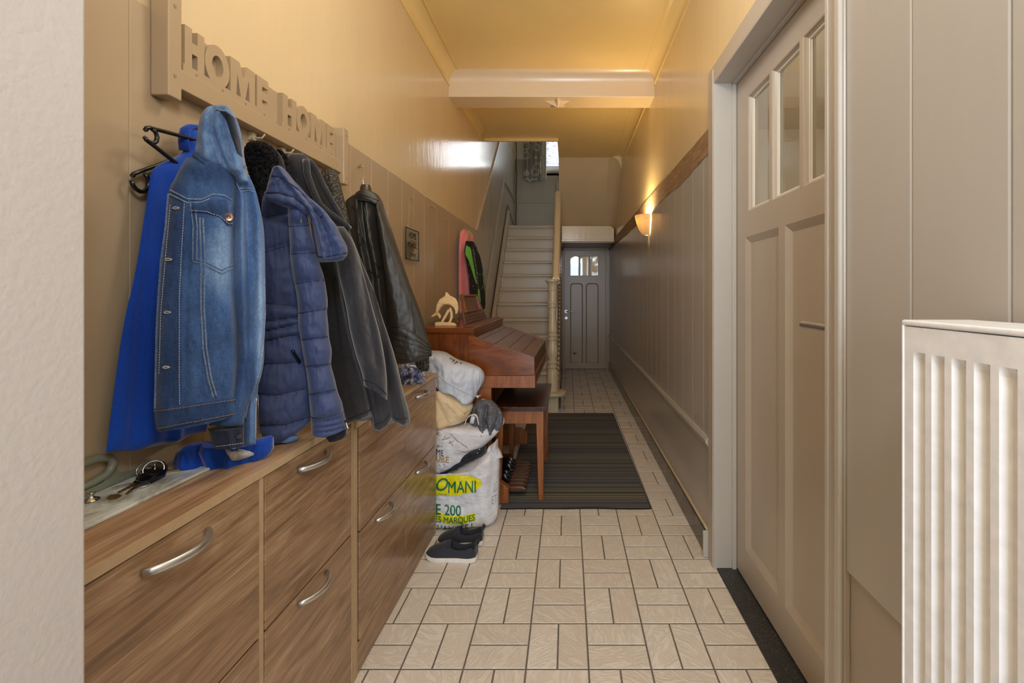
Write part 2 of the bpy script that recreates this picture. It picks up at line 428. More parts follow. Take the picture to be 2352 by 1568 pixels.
# rounded fillet between soffit and right wall
m = MB()
rings = []
for y, z in ((5.56, ZC+.012), (5.6, ZC), (6.3, 2.30), (6.75, 1.95)):
    rings.append([(XR, y, z-.16), (XR-.02, y, z-.09), (XR-.05, y, z-.045), (XR-.1, y, z-.012), (XR-.16, y, z+.004), (XR, y, z+.03)])
m.loft(rings); struct(m.build('trim_8', M['cream'], smooth=True, angle=40))
# box over the far door, rounded right corner
poly = [(-.083, 0, 1.885), (.632, 0, 1.885), (.632, 0, 2.03)]
poly += [(.632-.07+.07*math.cos(a), 0, 2.03+.07*math.sin(a)) for a in [PI/2*i/8 for i in range(1, 9)]]+[(-.083, 0, 2.10)]
m = MB(); m.prism([(x, 6.24, z) for x, y, z in poly], (0, 1.5, 0))
m.box((-.085, 6.232, 1.885), (.634, 6.245, 1.915))
struct(m.build('lintel', M['cream'], bevel=.004))
m = MB(); m.box((-.08, 6.255, 1.872), (.632, 7.09, 1.886)); struct(m.build('trim_9', M['fardoor']))
# ---------- near partition, walls behind the camera
struct(MB().box((XL, .28, 0), (-.527, .5, ZC)).build('wall_partition', M['pillar'], bevel=.003))
m = MB()
m.box((XL-.1, YB-.12, 0), (-.55, YB, ZC)); m.box((.55, YB-.12, 0), (XR+.1, YB, ZC)); m.box((-.55, YB-.12, 2.4), (.55, YB, ZC))
struct(m.build('wall_front', M['cream']))
# ---------- far end: hall door wall, stair landing walls, upper ceiling
m = MB(); m.box((-.12, 7.08, 0), (-.055, 7.2, 1.9)); m.box((.59, 7.08, 0), (XR+.05, 7.2, 1.9)); m.box((-.12, 7.08, 1.845), (XR, 7.2, 1.9))
struct(m.build('wall_far', M['fardoor']))
m = MB()
m.box((XL-.1, YF, 2.05), (XR+.1, YF+.15, 3.27)); m.box((XL-.1, YF, 4.7), (XR+.1, YF+.15, 5.1)); m.box((XL-.1, YF, 3.27), (-.44, YF+.15, 4.7)); m.box((.5, YF, 3.27), (XR+.1, YF+.15, 4.7))
wb = struct(m.build('wall_back', M['upwhite']))
m = MB(); gx = [-.885, -.78, -.59, -.40, -.21, -.02, .17, .36, .65]
for a, b in zip(gx, gx[1:]):
    m.box((a+.0015, YF-.012, 2.73), (b-.0015, YF, 3.2 if a > -.5 else 3.44))
m.box((-.885, YF-.012, 2.1), (.65, YF, 2.70)); m.build('wainscot', M['upper'], wb, bevel=.002)
m = MB(); m.box((-.885, YF-.028, 2.70), (.65, YF, 2.735)); m.box((-.885, YF-.022, 2.69), (.65, YF, 2.745)); m.build('chair_rail', M['upper'], wb, bevel=.003)
struct(MB().box((XL-.1, 4.6, 5.1), (XR+.1, YF+.1, 5.2)).build('ceiling_upper', M['upwhite']))
struct(MB().box((XL-.1, 4.55, ZC+.28), (XR+.1, 4.65, 5.1)).build('wall_upper', M['upwhite']))
# window on the landing
wn = root_struct('window_1', (0, YF, 3.2))
m = MB(); m.box((-.46, YF-.03, 3.205), (.52, YF+.1, 3.24)); m.build('sill', M['jamb'], wn, bevel=.004)
m = MB(); m.box((-.44, YF-.012, 3.165), (.5, YF, 3.205)); m.build('sill_board', M['rawstrip'], wn)
m = MB(); fy0, fy1 = YF+.03, YF+.09
m.box((-.44, fy0, 3.24), (.5, fy1, 3.34)); m.box((-.44, fy0, 4.6), (.5, fy1, 4.7)); m.box((-.44, fy0, 3.34), (-.37, fy1, 4.6)); m.box((.43, fy0, 3.34), (.5, fy1, 4.6)); m.box((.0, fy0, 3.34), (.06, fy1, 4.6))
m.build('frame', M['white'], wn, bevel=.004)
m = MB(); m.box((-.37, YF+.055, 3.34), (.43, YF+.061, 4.6)); m.build('pane', M['glass'], wn)
# room beyond the right door and behind the far door
room = paint('beige room paint', sc(206, 194, 174), .7, .02)
m = MB(); m.box((3.2, -.5, 0), (3.3, 4.5, 2.8)); m.box((.77, -.6, 0), (3.3, -.5, 2.8)); m.box((.77, 4.5, 0), (3.3, 4.6, 2.8)); struct(m.build('wall_side_room', room))
struct(MB().box((.77, -.6, 2.8), (3.3, 4.6, 2.9)).build('ceiling_side_room', paint('white room ceiling', sc(225, 220, 210), .7)))
struct(MB().box((.77, -.6, -.06), (3.3, 4.6, -.001)).build('floor_side_room', M['oak']))
m = MB(); m.box((-.5, 9.3, 0), (1.2, 9.4, 2.0)); m.box((-.6, 7.2, 0), (-.5, 9.4, 2.0)); m.box((1.2, 7.2, 0), (1.3, 9.4, 2.0)); struct(m.build('wall_end_room', room))
struct(MB().box((-.6, 7.2, 2.0), (1.3, 9.4, 2.05)).build('ceiling_end_room', M['upwhite']))
struct(MB().box((-.6, 7.12, -.06), (1.3, 9.4, -.001)).build('floor_end_room', M['grout']))
# ---------- right door
d1 = root_struct('door_1', (.73, DY0, 0))
X0, X1 = .73, .772
p1, p2, p3 = (1.655, 1.851), (1.44, 1.635), (1.225, 1.42)
m = MB()
def rail(y0, y1, z0, z1): m.box((X0, y0, z0), (X1, y1, z1))
pw = [(1.241, 1.536), (1.584, 1.879)]
rail(DY0, 1.215, .012, DZ-.004); rail(1.879, DY1-.002, .012, DZ-.004)
rail(1.215, 1.879, 1.993, DZ-.004); rail(1.215, 1.879, 1.424, 1.526); rail(1.215, 1.879, .012, .14)
rail(1.215, 1.241, .14, 1.424); rail(1.536, 1.584, .14, 1.424)
rail(1.851, 1.879, 1.526, 1.993); rail(1.215, 1.225, 1.526, 1.993)
rail(1.635, 1.655, 1.526, 1.993); rail(1.42, 1.44, 1.526, 1.993)
m.build('leaf', M['door'], d1, weld=True)
def frame_bead(mm, y0, y1, z0, z1, w, xa, xb):
    """sloping moulding round an opening, from the face (xa) back to the panel (xb)"""
    o = [(xa, y0, z0), (xa, y1, z0), (xa, y1, z1), (xa, y0, z1)]
    o1 = [(xa+.002, y0+.004, z0+.004), (xa+.002, y1-.004, z0+.004), (xa+.002, y1-.004, z1-.004), (xa+.002, y0+.004, z1-.004)]
    k = [(lerp(xa, xb, .55), y0+w*.55, z0+w*.55), (lerp(xa, xb, .55), y1-w*.55, z0+w*.55), (lerp(xa, xb, .55), y1-w*.55, z1-w*.55), (lerp(xa, xb, .55), y0+w*.55, z1-w*.55)]
    i = [(xb, y0+w, z0+w), (xb, y1-w, z0+w), (xb, y1-w, z1-w), (xb, y0+w, z1-w)]
    for a, b in ((o, o1), (o1, k), (k, i)):
        n = len(mm.v); mm.add(a+b, [(j, (j+1) % 4, 4+(j+1) % 4, 4+j) for j in range(4)])
for y0, y1 in pw:
    m = MB(); frame_bead(m, y0, y1, .14, 1.424, .026, X0, X0+.014)
    m.add([(X0+.014, y0+.02, .16), (X0+.014, y1-.02, .16), (X0+.014, y1-.02, 1.404), (X0+.014, y0+.02, 1.404)], [(0, 1, 2, 3)])
    m.build('panel', M['door'], d1, bevel=.001)
putty = paint('pale window putty', sc(214, 208, 196), .5, .05)
for y0, y1 in (p1, p2, p3):
    m = MB(); frame_bead(m, y0, y1, 1.526, 1.993, .012, X0, X0+.013); m.build('glazing_bead', M['door'], d1)
    m = MB(); frame_bead(m, y0+.012, y1-.012, 1.538, 1.981, .007, X0+.013, X0+.021); m.build('putty', putty, d1)
    m = MB(); m.box((X0+.020, y0+.010, 1.536), (X0+.023, y1-.010, 1.983)); m.build('pane', M['glass'], d1)
hn = MB(); hz = 1.2-80/F*1.2
hy = 1.19
hn.tube([(X0, hy, 1.105), (X0-.052, hy, 1.105)], .0105, 14); hn.tube([(X0-.05, hy-.011, 1.105), (X0-.052, hy+.06, 1.106), (X0-.052, hy+.128, 1.106)], .0105, 16)
hn.lathe([(.026, X0-.008), (.026, X0)], (0, hy, 1.105), 24, 'x')
hn.build('lever_handle', M['steel'], d1, smooth=True, angle=40)
# frame of that door: jambs, head and casings
m = MB()
m.box((.6335, DY1-.004, .0), (.7285, DY1+.012, DZ+.012)); m.box((.6335, DY0-.012, 0), (.7285, DY0+.004, DZ+.012)); m.box((.6335, DY0, DZ-.004), (.7285, DY1, DZ+.012))
m.box((.711, DY1-.014, 0), (.7285, DY1-.003, DZ)); m.box((.711, DY0, DZ-.014), (.7285, DY1, DZ-.003))
fr = struct(m.build('trim_10', M['jamb'], bevel=.002))
m = MB()
m.box((.6325, DY1-.002, 0), (XR, 2.0615, DZ+.076)); m.box((.6325, 1.048, 0), (XR, DY0+.002, DZ+.076)); m.box((.6325, DY0, DZ-.002), (XR, DY1, DZ+.076))
m.build('casing', M['door'], fr, bevel=.004)
m = MB()
# rounded outer bead of the near casing
m.box((.622, 1.048, 0), (.634, 1.072, DZ+.076)); m.build('outer_bead', M['jamb'], fr, bevel=.009, seg=4)
m = MB(); m.box((.630, DY1+.002, 0), (.634, DY1+.016, DZ+.06)); m.box((.630, DY0-.016, 0), (.634, DY0-.002, DZ+.06)); m.build('inner_bead', M['jamb'], fr, bevel=.0015)
struct(MB().box((.648, DY0-.01, -.03), (.775, DY1+.0, .004)).build('threshold', M['stone'], bevel=.002))
# ---------- far door
d2 = root_struct('door_2', (.27, 7.08, 0)); dx0, dx1 = -.05, .585
m = MB(); Y0 = 7.075
def fb(x0, x1, z0, z1): m.box((x0, Y0, z0), (x1, Y0+.04, z1))
wx = [(.0365, .1725), (.1895, .3255), (.3425, .478)]
fb(dx0, .0365, .012, 1.85); fb(.478, dx1, .012, 1.85); fb(.0365, .478, 1.755, 1.85); fb(.0365, .478, 1.335, 1.445)
fb(.1725, .1895, 1.445, 1.755); fb(.3255, .3425, 1.445, 1.755); fb(.0365, .478, .012, .09); fb(.235, .28, .09, 1.335)
m.build('leaf', M['fardoor'], d2, weld=True)
for x0, x1 in ((.0365, .235), (.28, .478)):
    m = MB()
    def rr(ins, r, y):
        pts = []
        a0, a1, b0, b1 = x0+ins, x1-ins, .09+ins, 1.335-ins
        for cx, cz, s in ((a1-r, b1-r, 0), (a0+r, b1-r, 1), (a0+r, b0+.004, 2), (a1-r, b0+.004, 3)):
            for i in range(6):
                a = PI/2*(s+i/5); rx = r; rz = r if s < 2 else .004
                pts.append((cx+rx*math.cos(a), y, cz+rz*math.sin(a)))
        return pts
    sq = [(x1, Y0, 1.335)]*6+[(x0, Y0, 1.335)]*6+[(x0, Y0, .09)]*6+[(x1, Y0, .09)]*6
    m.loft([sq, rr(.001, .05, Y0), rr(.005, .05, Y0-.007), rr(.010, .05, Y0-.006), rr(.016, .045, Y0+.01)], True, False)
    n = len(m.v); m.add(rr(.0155, .045, Y0+.01), [tuple(range(24))])
    m.build('panel', M['fardoor'], d2)
for x0, x1 in wx:
    m = MB(); m.box((x0, Y0+.018, 1.445), (x1, Y0+.022, 1.755)); m.build('pane', M['glass'], d2)
    m = MB()
    e = .006
    m.box((x0, Y0-.003, 1.445), (x0+e, Y0+.018, 1.755)); m.box((x1-e, Y0-.003, 1.445), (x1, Y0+.018, 1.755)); m.box((x0, Y0-.003, 1.445), (x1, Y0+.018, 1.445+e)); m.box((x0, Y0-.003, 1.755-e), (x1, Y0+.018, 1.755))
    m.build('glazing_bead', plain('dark brown bead', sc(84, 64, 48), .4), d2)
m = MB(); c = aY(1300.5, 715, Y0)
m.lathe([(.0, -.008), (.024, -.008), (.026, 0)], (c.x, Y0, c.z), 20, 'y'); m.tube([(c.x, Y0, c.z), (c.x, Y0-.05, c.z), (c.x+.02, Y0-.055, c.z), (c.x+.12, Y0-.05, c.z-.003)], .009, 10)
m.build('lever_handle', M['steel'], d2, smooth=True, angle=50)
c = aY(1300.5, 730, Y0); m = MB(); m.lathe([(.0, -.006), (.022, -.006), (.025, 0)], (c.x, Y0, c.z), 20, 'y'); m.build('keyhole_rose', M['steel'], d2, smooth=True, angle=40)
# worn paint chips
m = MB()
for px, py, r in ((1319, 811, .022), (1322, 812, .014), (1316, 801, .006), (1324, 809, .009)):
    c = aY(px, py, Y0+.0085); m.lathe([(0, -.0004), (r, 0)], c, 9, 'y', False)
m.build('paint_chip', plain('bare wood chip', sc(140, 92, 44), .7), d2)
m = MB(); m.box((dx1, 7.06, 0), (.612, 7.09, 1.86)); m.box((-.075, 7.06, 0), (dx0, 7.09, 1.86)); m.box((-.075, 7.06, 1.842), (.645, 7.10, 1.88)); m.box((.605, 7.062, 0), (.645, 7.10, 1.88)); struct(m.build('trim_11', M['fardoor'], bevel=.004))
# ---------- staircase
st = thing('staircase', 'painted beige wooden staircase with turned newel post climbing behind the organ', 'staircase', (-.5, 4.65, 0))
RISE, GO, NS = .1783, .165, 12
def sy(n): return 6.48-GO*(12-n)
for n in range(1, 13):
    z = RISE*n; y = sy(n); m = MB()
    y1 = sy(n+1)+.03 if n < 12 else 7.73
    m.box((-.845, y-.028, z-.042), (-.135, y1, z)); m.build('tread', M['stair'], st, bevel=.016, seg=4)
    m = MB(); m.box((-.845, y+.004, z-RISE), (-.135, y+.022, z-.03)); m.box((-.845, y-.010, z-.056), (-.135, y+.006, z-.041)); m.build('riser', M['stair'], st, bevel=.002)
def strz(y, o): return RISE+(y-sy(1))*RISE/GO+o
def stringer(name, x0, x1, o0, o1, ya, yb, mat):
    m = MB(); ys = [ya, yb]
    poly = [(x0, ya, max(0, strz(ya, o0))), (x0, lerp(ya, yb, .12), max(0, strz(lerp(ya, yb, .12), o0))), (x0, yb, strz(yb, o0)), (x0, yb, strz(yb, o1)), (x0, ya, strz(ya, o1))]
    m.prism(poly, (x1-x0, 0, 0)); return m.build(name, mat, st, bevel=.004)
stringer('wall_stringer', -.8845, -.845, -.3, .075, 4.6, 6.62, M['stair'])
stringer('wall_stringer_cap', -.882, -.838, .06, .085, 4.6, 6.62, M['stair'])
stringer('outer_stringer', -.14, -.108, -.28, .09, 4.66, 6.55, M['newel'])
# panel closing the space under the flight
m = MB(); ys = [4.75+i*.2 for i in range(12)]+[7.07]
m.prism([(-.106, 4.75, 0), (-.106, 7.07, 0), (-.106, 7.07, 1.88), (-.106, 6.3, 1.88), (-.106, 4.75, strz(4.75, -.02))], (.02, 0, 0)); m.build('side_panel', M['fardoor'], st)
m = MB(); m.box((-.085, 4.7, 0), (-.074, 7.07, .11)); struct(m.build('baseboard_left', M['skirt']))
# scalloped edging
m = MB(); y = 4.72
while y < 6.45:
    c = Vector((-.104, y, strz(y, .07))); m.lathe([(.0, 0), (.016, .0), (.016, .012), (0, .014)], c+Vector((0, 0, 0)), 10, 'x'); y += .042
m.build('scalloped_edging', M['newel'], st)
# balustrade panel and handrail
def hr(y): return 1.325+1.085*(y-4.6)
m = MB(); m.prism([(-.128, 4.63, strz(4.63, .05)), (-.128, 5.585, strz(5.585, .05)), (-.128, 5.585, hr(5.585)-.02), (-.128, 4.63, hr(4.63)-.02)], (.02, 0, 0)); m.build('balustrade_panel', M['newel'], st)
m = MB()
prof = [(-.04, -.02), (-.036, .012), (-.018, .032), (.0, .036), (.018, .032), (.036, .012), (.04, -.02), (.028, -.045), (-.028, -.045)]
rings = [[(-.12+a, y, hr(y)+b) for a, b in prof] for y in (4.6, 5.59)]
m.loft(rings); m.build('handrail', M['newel'], st, smooth=True, angle=50)
NY = 4.6; k = NY/F
prof = [(641.5, 0), (641.5, 15), (643, 17), (646, 17), (648, 14), (652, 11.5), (658, 10.6), (664, 10.3), (665.2, 11.6), (667.2, 11.6), (668.4, 10.3), (693, 10.2), (694.2, 11.8), (696.5, 11.8), (698, 9.8), (701.5, 9.8), (702.5, 11.6), (705, 11.6), (706.5, 9.3), (722, 8.8), (738, 9.6), (752, 11.2), (760, 11.6), (763.5, 11), (765, 9.6), (767, 9.6), (768.5, 12.2), (771, 12.2), (772.5, 9.2), (775, 9.2), (776.5, 12.2), (779.5, 12.2), (781, 9.6), (786, 9.3), (797, 11.8), (808, 12.8), (816, 11.8), (822, 9.8), (826, 9.3), (828, 9.6), (830, 12.6), (832.5, 12.6), (834.5, 9.6), (838.5, 9.6), (840.5, 12.8), (843, 12.6), (845.5, 10.6), (848.5, 10.6), (850.5, 12.6), (854, 13), (897, 13.2), (897, 0)]
m = MB(); m.lathe([(r*k, 1.2-(py-670)*k) for py, r in prof], (-.153, NY, 0), 40, 'z'); m.build('newel_post', M['newel'], st, smooth=True, angle=35)
m = MB(); m.lathe([(0, .205), (.115, .205), (.128, .198), (.13, .178), (.122, .165), (.11, .16), (0, .16)], (-.14, NY, 0), 40); m.build('bullnose_step', M['newel'], st, smooth=True, angle=35)
m = MB(); m.box((-.20, NY-.06, 0), (-.095, NY+.1, .165)); m.box((-.17, NY-.066, 0), (-.125, NY+.0, .16)); m.build('step_block', M['newel'], st, bevel=.004)
m = MB(); m.lathe([(.0, 2.8), (.03, 2.8), (.035, 2.77), (.02, 2.74), (.026, 2.70), (.034, 2.6), (.022, 2.54), (.03, 2.52), (.022, 2.5), (.032, 2.46), (.018, 2.3), (.03, 2.14), (0, 2.14)], (-.148, 6.66, 0), 24); m.build('landing_baluster', M['upper'], st, smooth=True, angle=40)
# black cable clipped down the stair hall wall
cab = []
for px, py, Y in ((1185.5, 318, 7.70), (1186, 360, 7.69), (1185, 372, 7.70), (1187, 400, 7.69), (1185.5, 440, 7.70), (1186, 470, 7.69), (1184.6, 505, 7.70), (1185.5, 528, 7.70)):
    p = aY(px, py, Y); p.x = max(p.x, -.872); cab.append(p)
p0 = cab[-1]
for t in range(1, 6): cab.append(Vector((-.878, lerp(7.6, 6.5, t/5), p0.z-.005)) if False else Vector((-.874, lerp(7.66, 6.66, t/5), lerp(2.2, strz(6.66, .13), t/5))))
for i in range(0, 16):
    y = 6.6-i*.14; cab.append(Vector((-.878+.0, y, strz(y, .13)+.012*nz(y*5, 2))))
m = MB(); m.tube([p for p in cab], .0055, 6)
tag(m.build('electric_cord', plain('black cable sheath', sc(32, 30, 30), .5), smooth=True), 'thin black cable clipped along the wall beside the stairs', 'cord')
# ---------- radiator
ra = thing('radiator', 'tall white ribbed panel radiator in front of the boarded wall', 'radiator', (.56, .35, .06))
m = MB(); pitch = .0333; ys = []
def rib(y):
    u = ((.6705-y) % pitch)/pitch            # 0 at the far lip of a channel
    if y > .6712: return 0.0
    if u < .26: return u/.26
    if u < .56: return 1.0
    if u < .66: return 1-(u-.56)/.10
    return 0.0
yy = [.69-i*pitch/24 for i in range(int((.69-.08)/pitch*24)+1)]
zs = [.075, .10, .1005, .118, .13, .2, .5, .8, 1.0, 1.09, 1.1005, 1.101, 1.107, 1.1125, 1.113, 1.13, 1.1485]
rows = []
for z in zs:
    d = min(sstep(.10, .125, z), 1-clamp((z-1.1005)/.012)) if z > .1 else 0
    rows.append([(.507+.0085*rib(y)*d, y, z) for y in yy])
m.grid(rows); m.build('front_panel', M['white'], ra, smooth=True, angle=28)
m = MB(); m.box((.519, .08, .075), (.535, .688, 1.146)); m.box((.588, .08, .075), (.604, .688, 1.146)); m.build('back_panel', M['white'], ra)
m = MB(); m.box((.5055, .078, 1.1495), (.609, .6935, 1.158)); m.build('top_grille', M['white'], ra, bevel=.003, seg=3)
m = MB(); m.box((.5055, .6885, .075), (.609, .6935, 1.151)); m.build('side_cover', M['white'], ra, bevel=.0022, seg=3)
for y in (.2, .55):
    for z in (.3, .95): MB().box((.600, y, z), (.6362, y+.03, z+.04)).build('wall_bracket', M['white'], ra)
# ---------- wall lamp
sl = thing('wall_lamp', 'lit frosted glass half-bowl wall lamp on the right wall', 'lamp', (.638, 3.6, 1.72))
shade = NT('lit frosted glass'); shade.set(col=(1, .93, .78, 1), rough=.35, trans=0.0, emit=.28, ecol=(1, .74, .36, 1))
tl = shade.n('ShaderNodeBsdfTranslucent'); tl.inputs[0].default_value = (.20, .15, .075, 1); mx = shade.n('ShaderNodeMixShader'); mx.inputs[0].default_value = .75
shade.l(shade.p.outputs[0], mx.inputs[1]); shade.l(tl.outputs[0], mx.inputs[2]); shade.l(mx.outputs[0], shade.out.inputs[0])
m = MB(); prof = [(.030, 1.645), (.048, 1.655), (.072, 1.69), (.092, 1.74), (.106, 1.80)]
def half(prof, off): return [[(.634-(r-off)*math.sin(PI*k/24), 3.6-(r-off)*math.cos(PI*k/24), z) for k in range(25)] for r, z in prof]
o_, i_ = half(prof, 0), half(prof, .004)
m.grid(o_+i_[::-1]); m.build('shade', shade.m, sl, smooth=True)
m = MB(); m.box((.622, 3.575, 1.65), (.6395, 3.625, 1.79)); m.build('back_plate', M['white'], sl, bevel=.005)
m = MB(); c = Vector((.60, 3.488, 1.765)); m.lathe([(0, -.006), (.006, -.006), (.006, .004), (0, .004)], (c.x, 3.503, c.z), 12, 'y'); m.build('screw_knob', M['brass'], sl)
m = MB(); m.lathe([(.0, 1.70), (.012, 1.70), (.018, 1.73), (.018, 1.745), (0, 1.76)], (.585, 3.6, 0), 16); m.build('bulb', plain('bulb glass', sc(250, 240, 220), .2, emit=1.5, ecol=(1, .75, .4, 1)), sl, smooth=True)
# ---------- star under the beam
sr = MB(); c = Vector((-.078, 3.535, 2.6625)); pts = []
for i in range(10):
    a = PI/2+i*PI/5+PI; r = .105 if i % 2 == 0 else .042
    pts.append(c+Vector((r*math.cos(a), r*math.sin(a), 0)))
tip = c+Vector((0, 0, -.04)); sr.add(pts+[tip, c], [(i, (i+1) % 10, 10) for i in range(10)]+[((i+1) % 10, i, 11) for i in range(10)])
tag(sr.build('ceiling_star', M['beam']), 'cream faceted five-point star fixed under the ceiling beam', 'star')
# ---------- shoe cabinets
def handle_mb(y, z, x=-.655, L=.064):
    m = MB(); pts = []; rr = []
    for i in range(17):
        t = -1+2*i/16; pts.append((x+.002+.027*(1-t*t)**.7+.004*(1-abs(t)), y+L*t, z)); rr.append(.0062-.0006*abs(t))
    m.tube(pts, rr, 12, True, 1.25, (0, 0, 1)); return m
def flap(cab, y0, y1, z0, z1, hy, hz, name='flap_door', glossy=True):
    m = MB(); m.box((-.674, y0, z0), (-.655, y1, z1)); d = m.build(name, M['oak'], cab, bevel=.0012, seg=1)
    if hz: handle_mb(hy, hz).build('handle', M['steel'], d, smooth=True)
    return d
def cabinet(label, Y0, Y1, cols, dz, top):
    cab = thing('shoe_cabinet', label, 'cabinet', (-.77, (Y0+Y1)/2, 0), 'oak shoe cabinets along the left wall')
    for y in [Y0, Y1-.018]: MB().box((-.884, y, 0), (-.656, y+.018, top-.0205)).build('side_board', [M['oakedge']], cab, bevel=.001, seg=1)
    for a, b in zip(cols, cols[1:]): MB().box((-.884, a[1]+.001, .12), (-.6565, b[0]-.001, top-.0205)).build('divider', M['oakedge'], cab, bevel=.001, seg=1)
    m = MB(); m.box((-.884, Y0+.018, .02), (-.876, Y1-.018, top-.02)); m.box((-.876, Y0+.018, .1), (-.70, Y1-.018, .115)); m.build('back_board', M['dark'], cab)
    m = MB(); m.box((-.8842, Y0, top-.0185), (-.653, Y1, top)); m.build('top_board', M['oaktop'], cab, bevel=.0012, seg=1)
    m = MB(); m.box((-.6529, Y0, top-.0183), (-.6525, Y1, top-.0006)); m.build('edge_band', M['oakedge'], cab)
    m = MB(); m.box((-.674, Y0+.018, .004), (-.6575, Y1-.018, .114+dz)); m.build('plinth', M['oak'], cab, bevel=.001, seg=1)
    for y0, y1, hy in cols:
        flap(cab, y0+.0015, y1-.0015, .461+dz, top-.0215, hy, .762+dz)
        flap(cab, y0+.0015, y1-.0015, .119+dz, .456+dz, hy, .437+dz)
    return cab
cabinet('nearer oak-look shoe cabinet with curved steel handles, coats draped over its top', .555, 1.406, [(.574, .9725, .765), (.9885, 1.3865, 1.172)], .006, .822)
cabinet('farther oak-look shoe cabinet beside the plastic bags', 1.4085, 2.279, [(1.4395, 1.8475, 1.62), (1.8505, 2.2605, 2.03)], -.016, .797)
# ---------- HOME coat rack
ck = thing('coat_rack', 'taupe wooden coat rack board with raised HOME HOME letters', 'coat rack', (-.885, 1.35, 1.62))
m = MB(); m.box((-.8845, .968, 1.617), (-.846, 1.003, 1.86)); m.build('post', M['dado'], ck, bevel=.003)
m = MB(); m.box((-.8845, 1.712, 1.605), (-.838, 1.748, 1.816)); m.build('post', M['dado'], ck, bevel=.003)
m = MB(); m.box((-.8845, 1.003, 1.66), (-.869, 1.712, 1.797)); m.build('backing_board', M['dado'], ck, bevel=.002)
m = MB(); m.box((-.8845, 1.003, 1.645), (-.848, 1.712, 1.689)); m.build('rail', M['dado'], ck, bevel=.002)
def letters(cells):
    m = MB()
    for ch, y0, y1 in cells:
        L = lambda u, v: (-.8695, y0+u*(y1-y0), 1.700+v*.096)
        def solid(poly): m.prism([L(u, v) for u, v in poly], (.0168, 0, 0))
        if ch == 'H': solid([(0, 0), (.36, 0), (.36, .42), (.64, .42), (.64, 0), (1, 0), (1, 1), (.64, 1), (.64, .68), (.36, .68), (.36, 1), (0, 1)])
        elif ch == 'M': solid([(0, 0), (.22, 0), (.27, .66), (.43, 0), (.57, 0), (.73, .66), (.78, 0), (1, 0), (1, 1), (.64, 1), (.5, .62), (.36, 1), (0, 1)])
        elif ch == 'E': solid([(0, 0), (1, 0), (1, .26), (.46, .26), (.46, .38), (.95, .38), (.95, .62), (.46, .62), (.46, .76), (1, .76), (1, 1), (0, 1)])
        else:
            N = 40; o = [L(.5+.5*math.cos(2*PI*k/N), .5+.52*math.sin(2*PI*k/N)) for k in range(N)]; i_ = [L(.5+.23*math.cos(2*PI*k/N), .5+.27*math.sin(2*PI*k/N)) for k in range(N)]
            ff = lambda P: [(p[0]+.0168, p[1], p[2]) for p in P]
            m.loft([i_, o, ff(o), ff(i_), i_], True, False)
    m.box((-.8695, cells[0][1]-.004, 1.686), (-.8528, cells[-1][2]+.004, 1.708)); return m
letters([('H', 1.018, 1.073), ('O', 1.075, 1.153), ('M', 1.156, 1.247), ('E', 1.254, 1.302)]).build('home_letters', M['dado'], ck)
letters([('H', 1.368, 1.437), ('O', 1.439, 1.514), ('M', 1.518, 1.612), ('E', 1.618, 1.668)]).build('home_letters', M['dado'], ck)
SCR = plain('painted screw', sc(146, 132, 114), .5)
for y in (1.05, 1.13, 1.21, 1.285, 1.40, 1.49, 1.575, 1.65): MB().lathe([(.0, .0005), (.003, .0007), (.0034, 0)], (-.8528, y, 1.697), 10, 'x').build('screw', SCR, ck)
for y, z, x in ((.985, 1.815, -.846), (.985, 1.665, -.846), (1.73, 1.79, -.838), (1.73, 1.63, -.838)): MB().lathe([(.0, .0008), (.004, .001), (.0045, 0)], (x, y, z), 10, 'x').build('screw', SCR, ck)
def hook(px, py, label):
    p = aX(px, py, -.878); m = MB(); m.box((-.8848, p.y-.008, p.z-.01), (-.872, p.y+.008, p.z+.012)); m.tube([(-.872, p.y, p.z-.003), (-.85, p.y-.002, p.z-.004), (-.842, p.y-.002, p.z+.006)], .0025, 8)
    return tag(m.build('wall_hook', M['hookwhite'], bevel=.002), label, 'hook', 'hooks under the coat rack')
hook(580, 314, 'small cream wall hook under the coat rack holding the navy coat')
hook(649, 348, 'small cream wall hook under the coat rack above the charcoal fleece')
def screw_hook(px, py, label, n=1):
    p = aX(px, py, -.884); m = MB(); pts = [(-.885, p.y, p.z), (-.868, p.y, p.z)]
    pts += [(-.868+.006*math.sin(a), p.y, p.z+.006-.006*math.cos(a)) for a in [PI*i/6 for i in range(1, 7)]]
    m.tube(pts, .0018, 7); m.lathe([(.0, .002), (.004, .002), (.004, 0)], (-.885, p.y, p.z), 10, 'x')
    return tag(m.build('screw_hook', M['brass'], smooth=True), label, 'hook', 'screw hooks in the boarded wall')
screw_hook(822, 384, 'brass screw hook carrying the leather jacket hanger')
screw_hook(940, 456, 'brass screw hook carrying the little HOME sign')
screw_hook(990, 476, 'empty brass screw hook above and right of the HOME sign')
screw_hook(1020, 502, 'empty brass screw hook nearest the pink jacket')
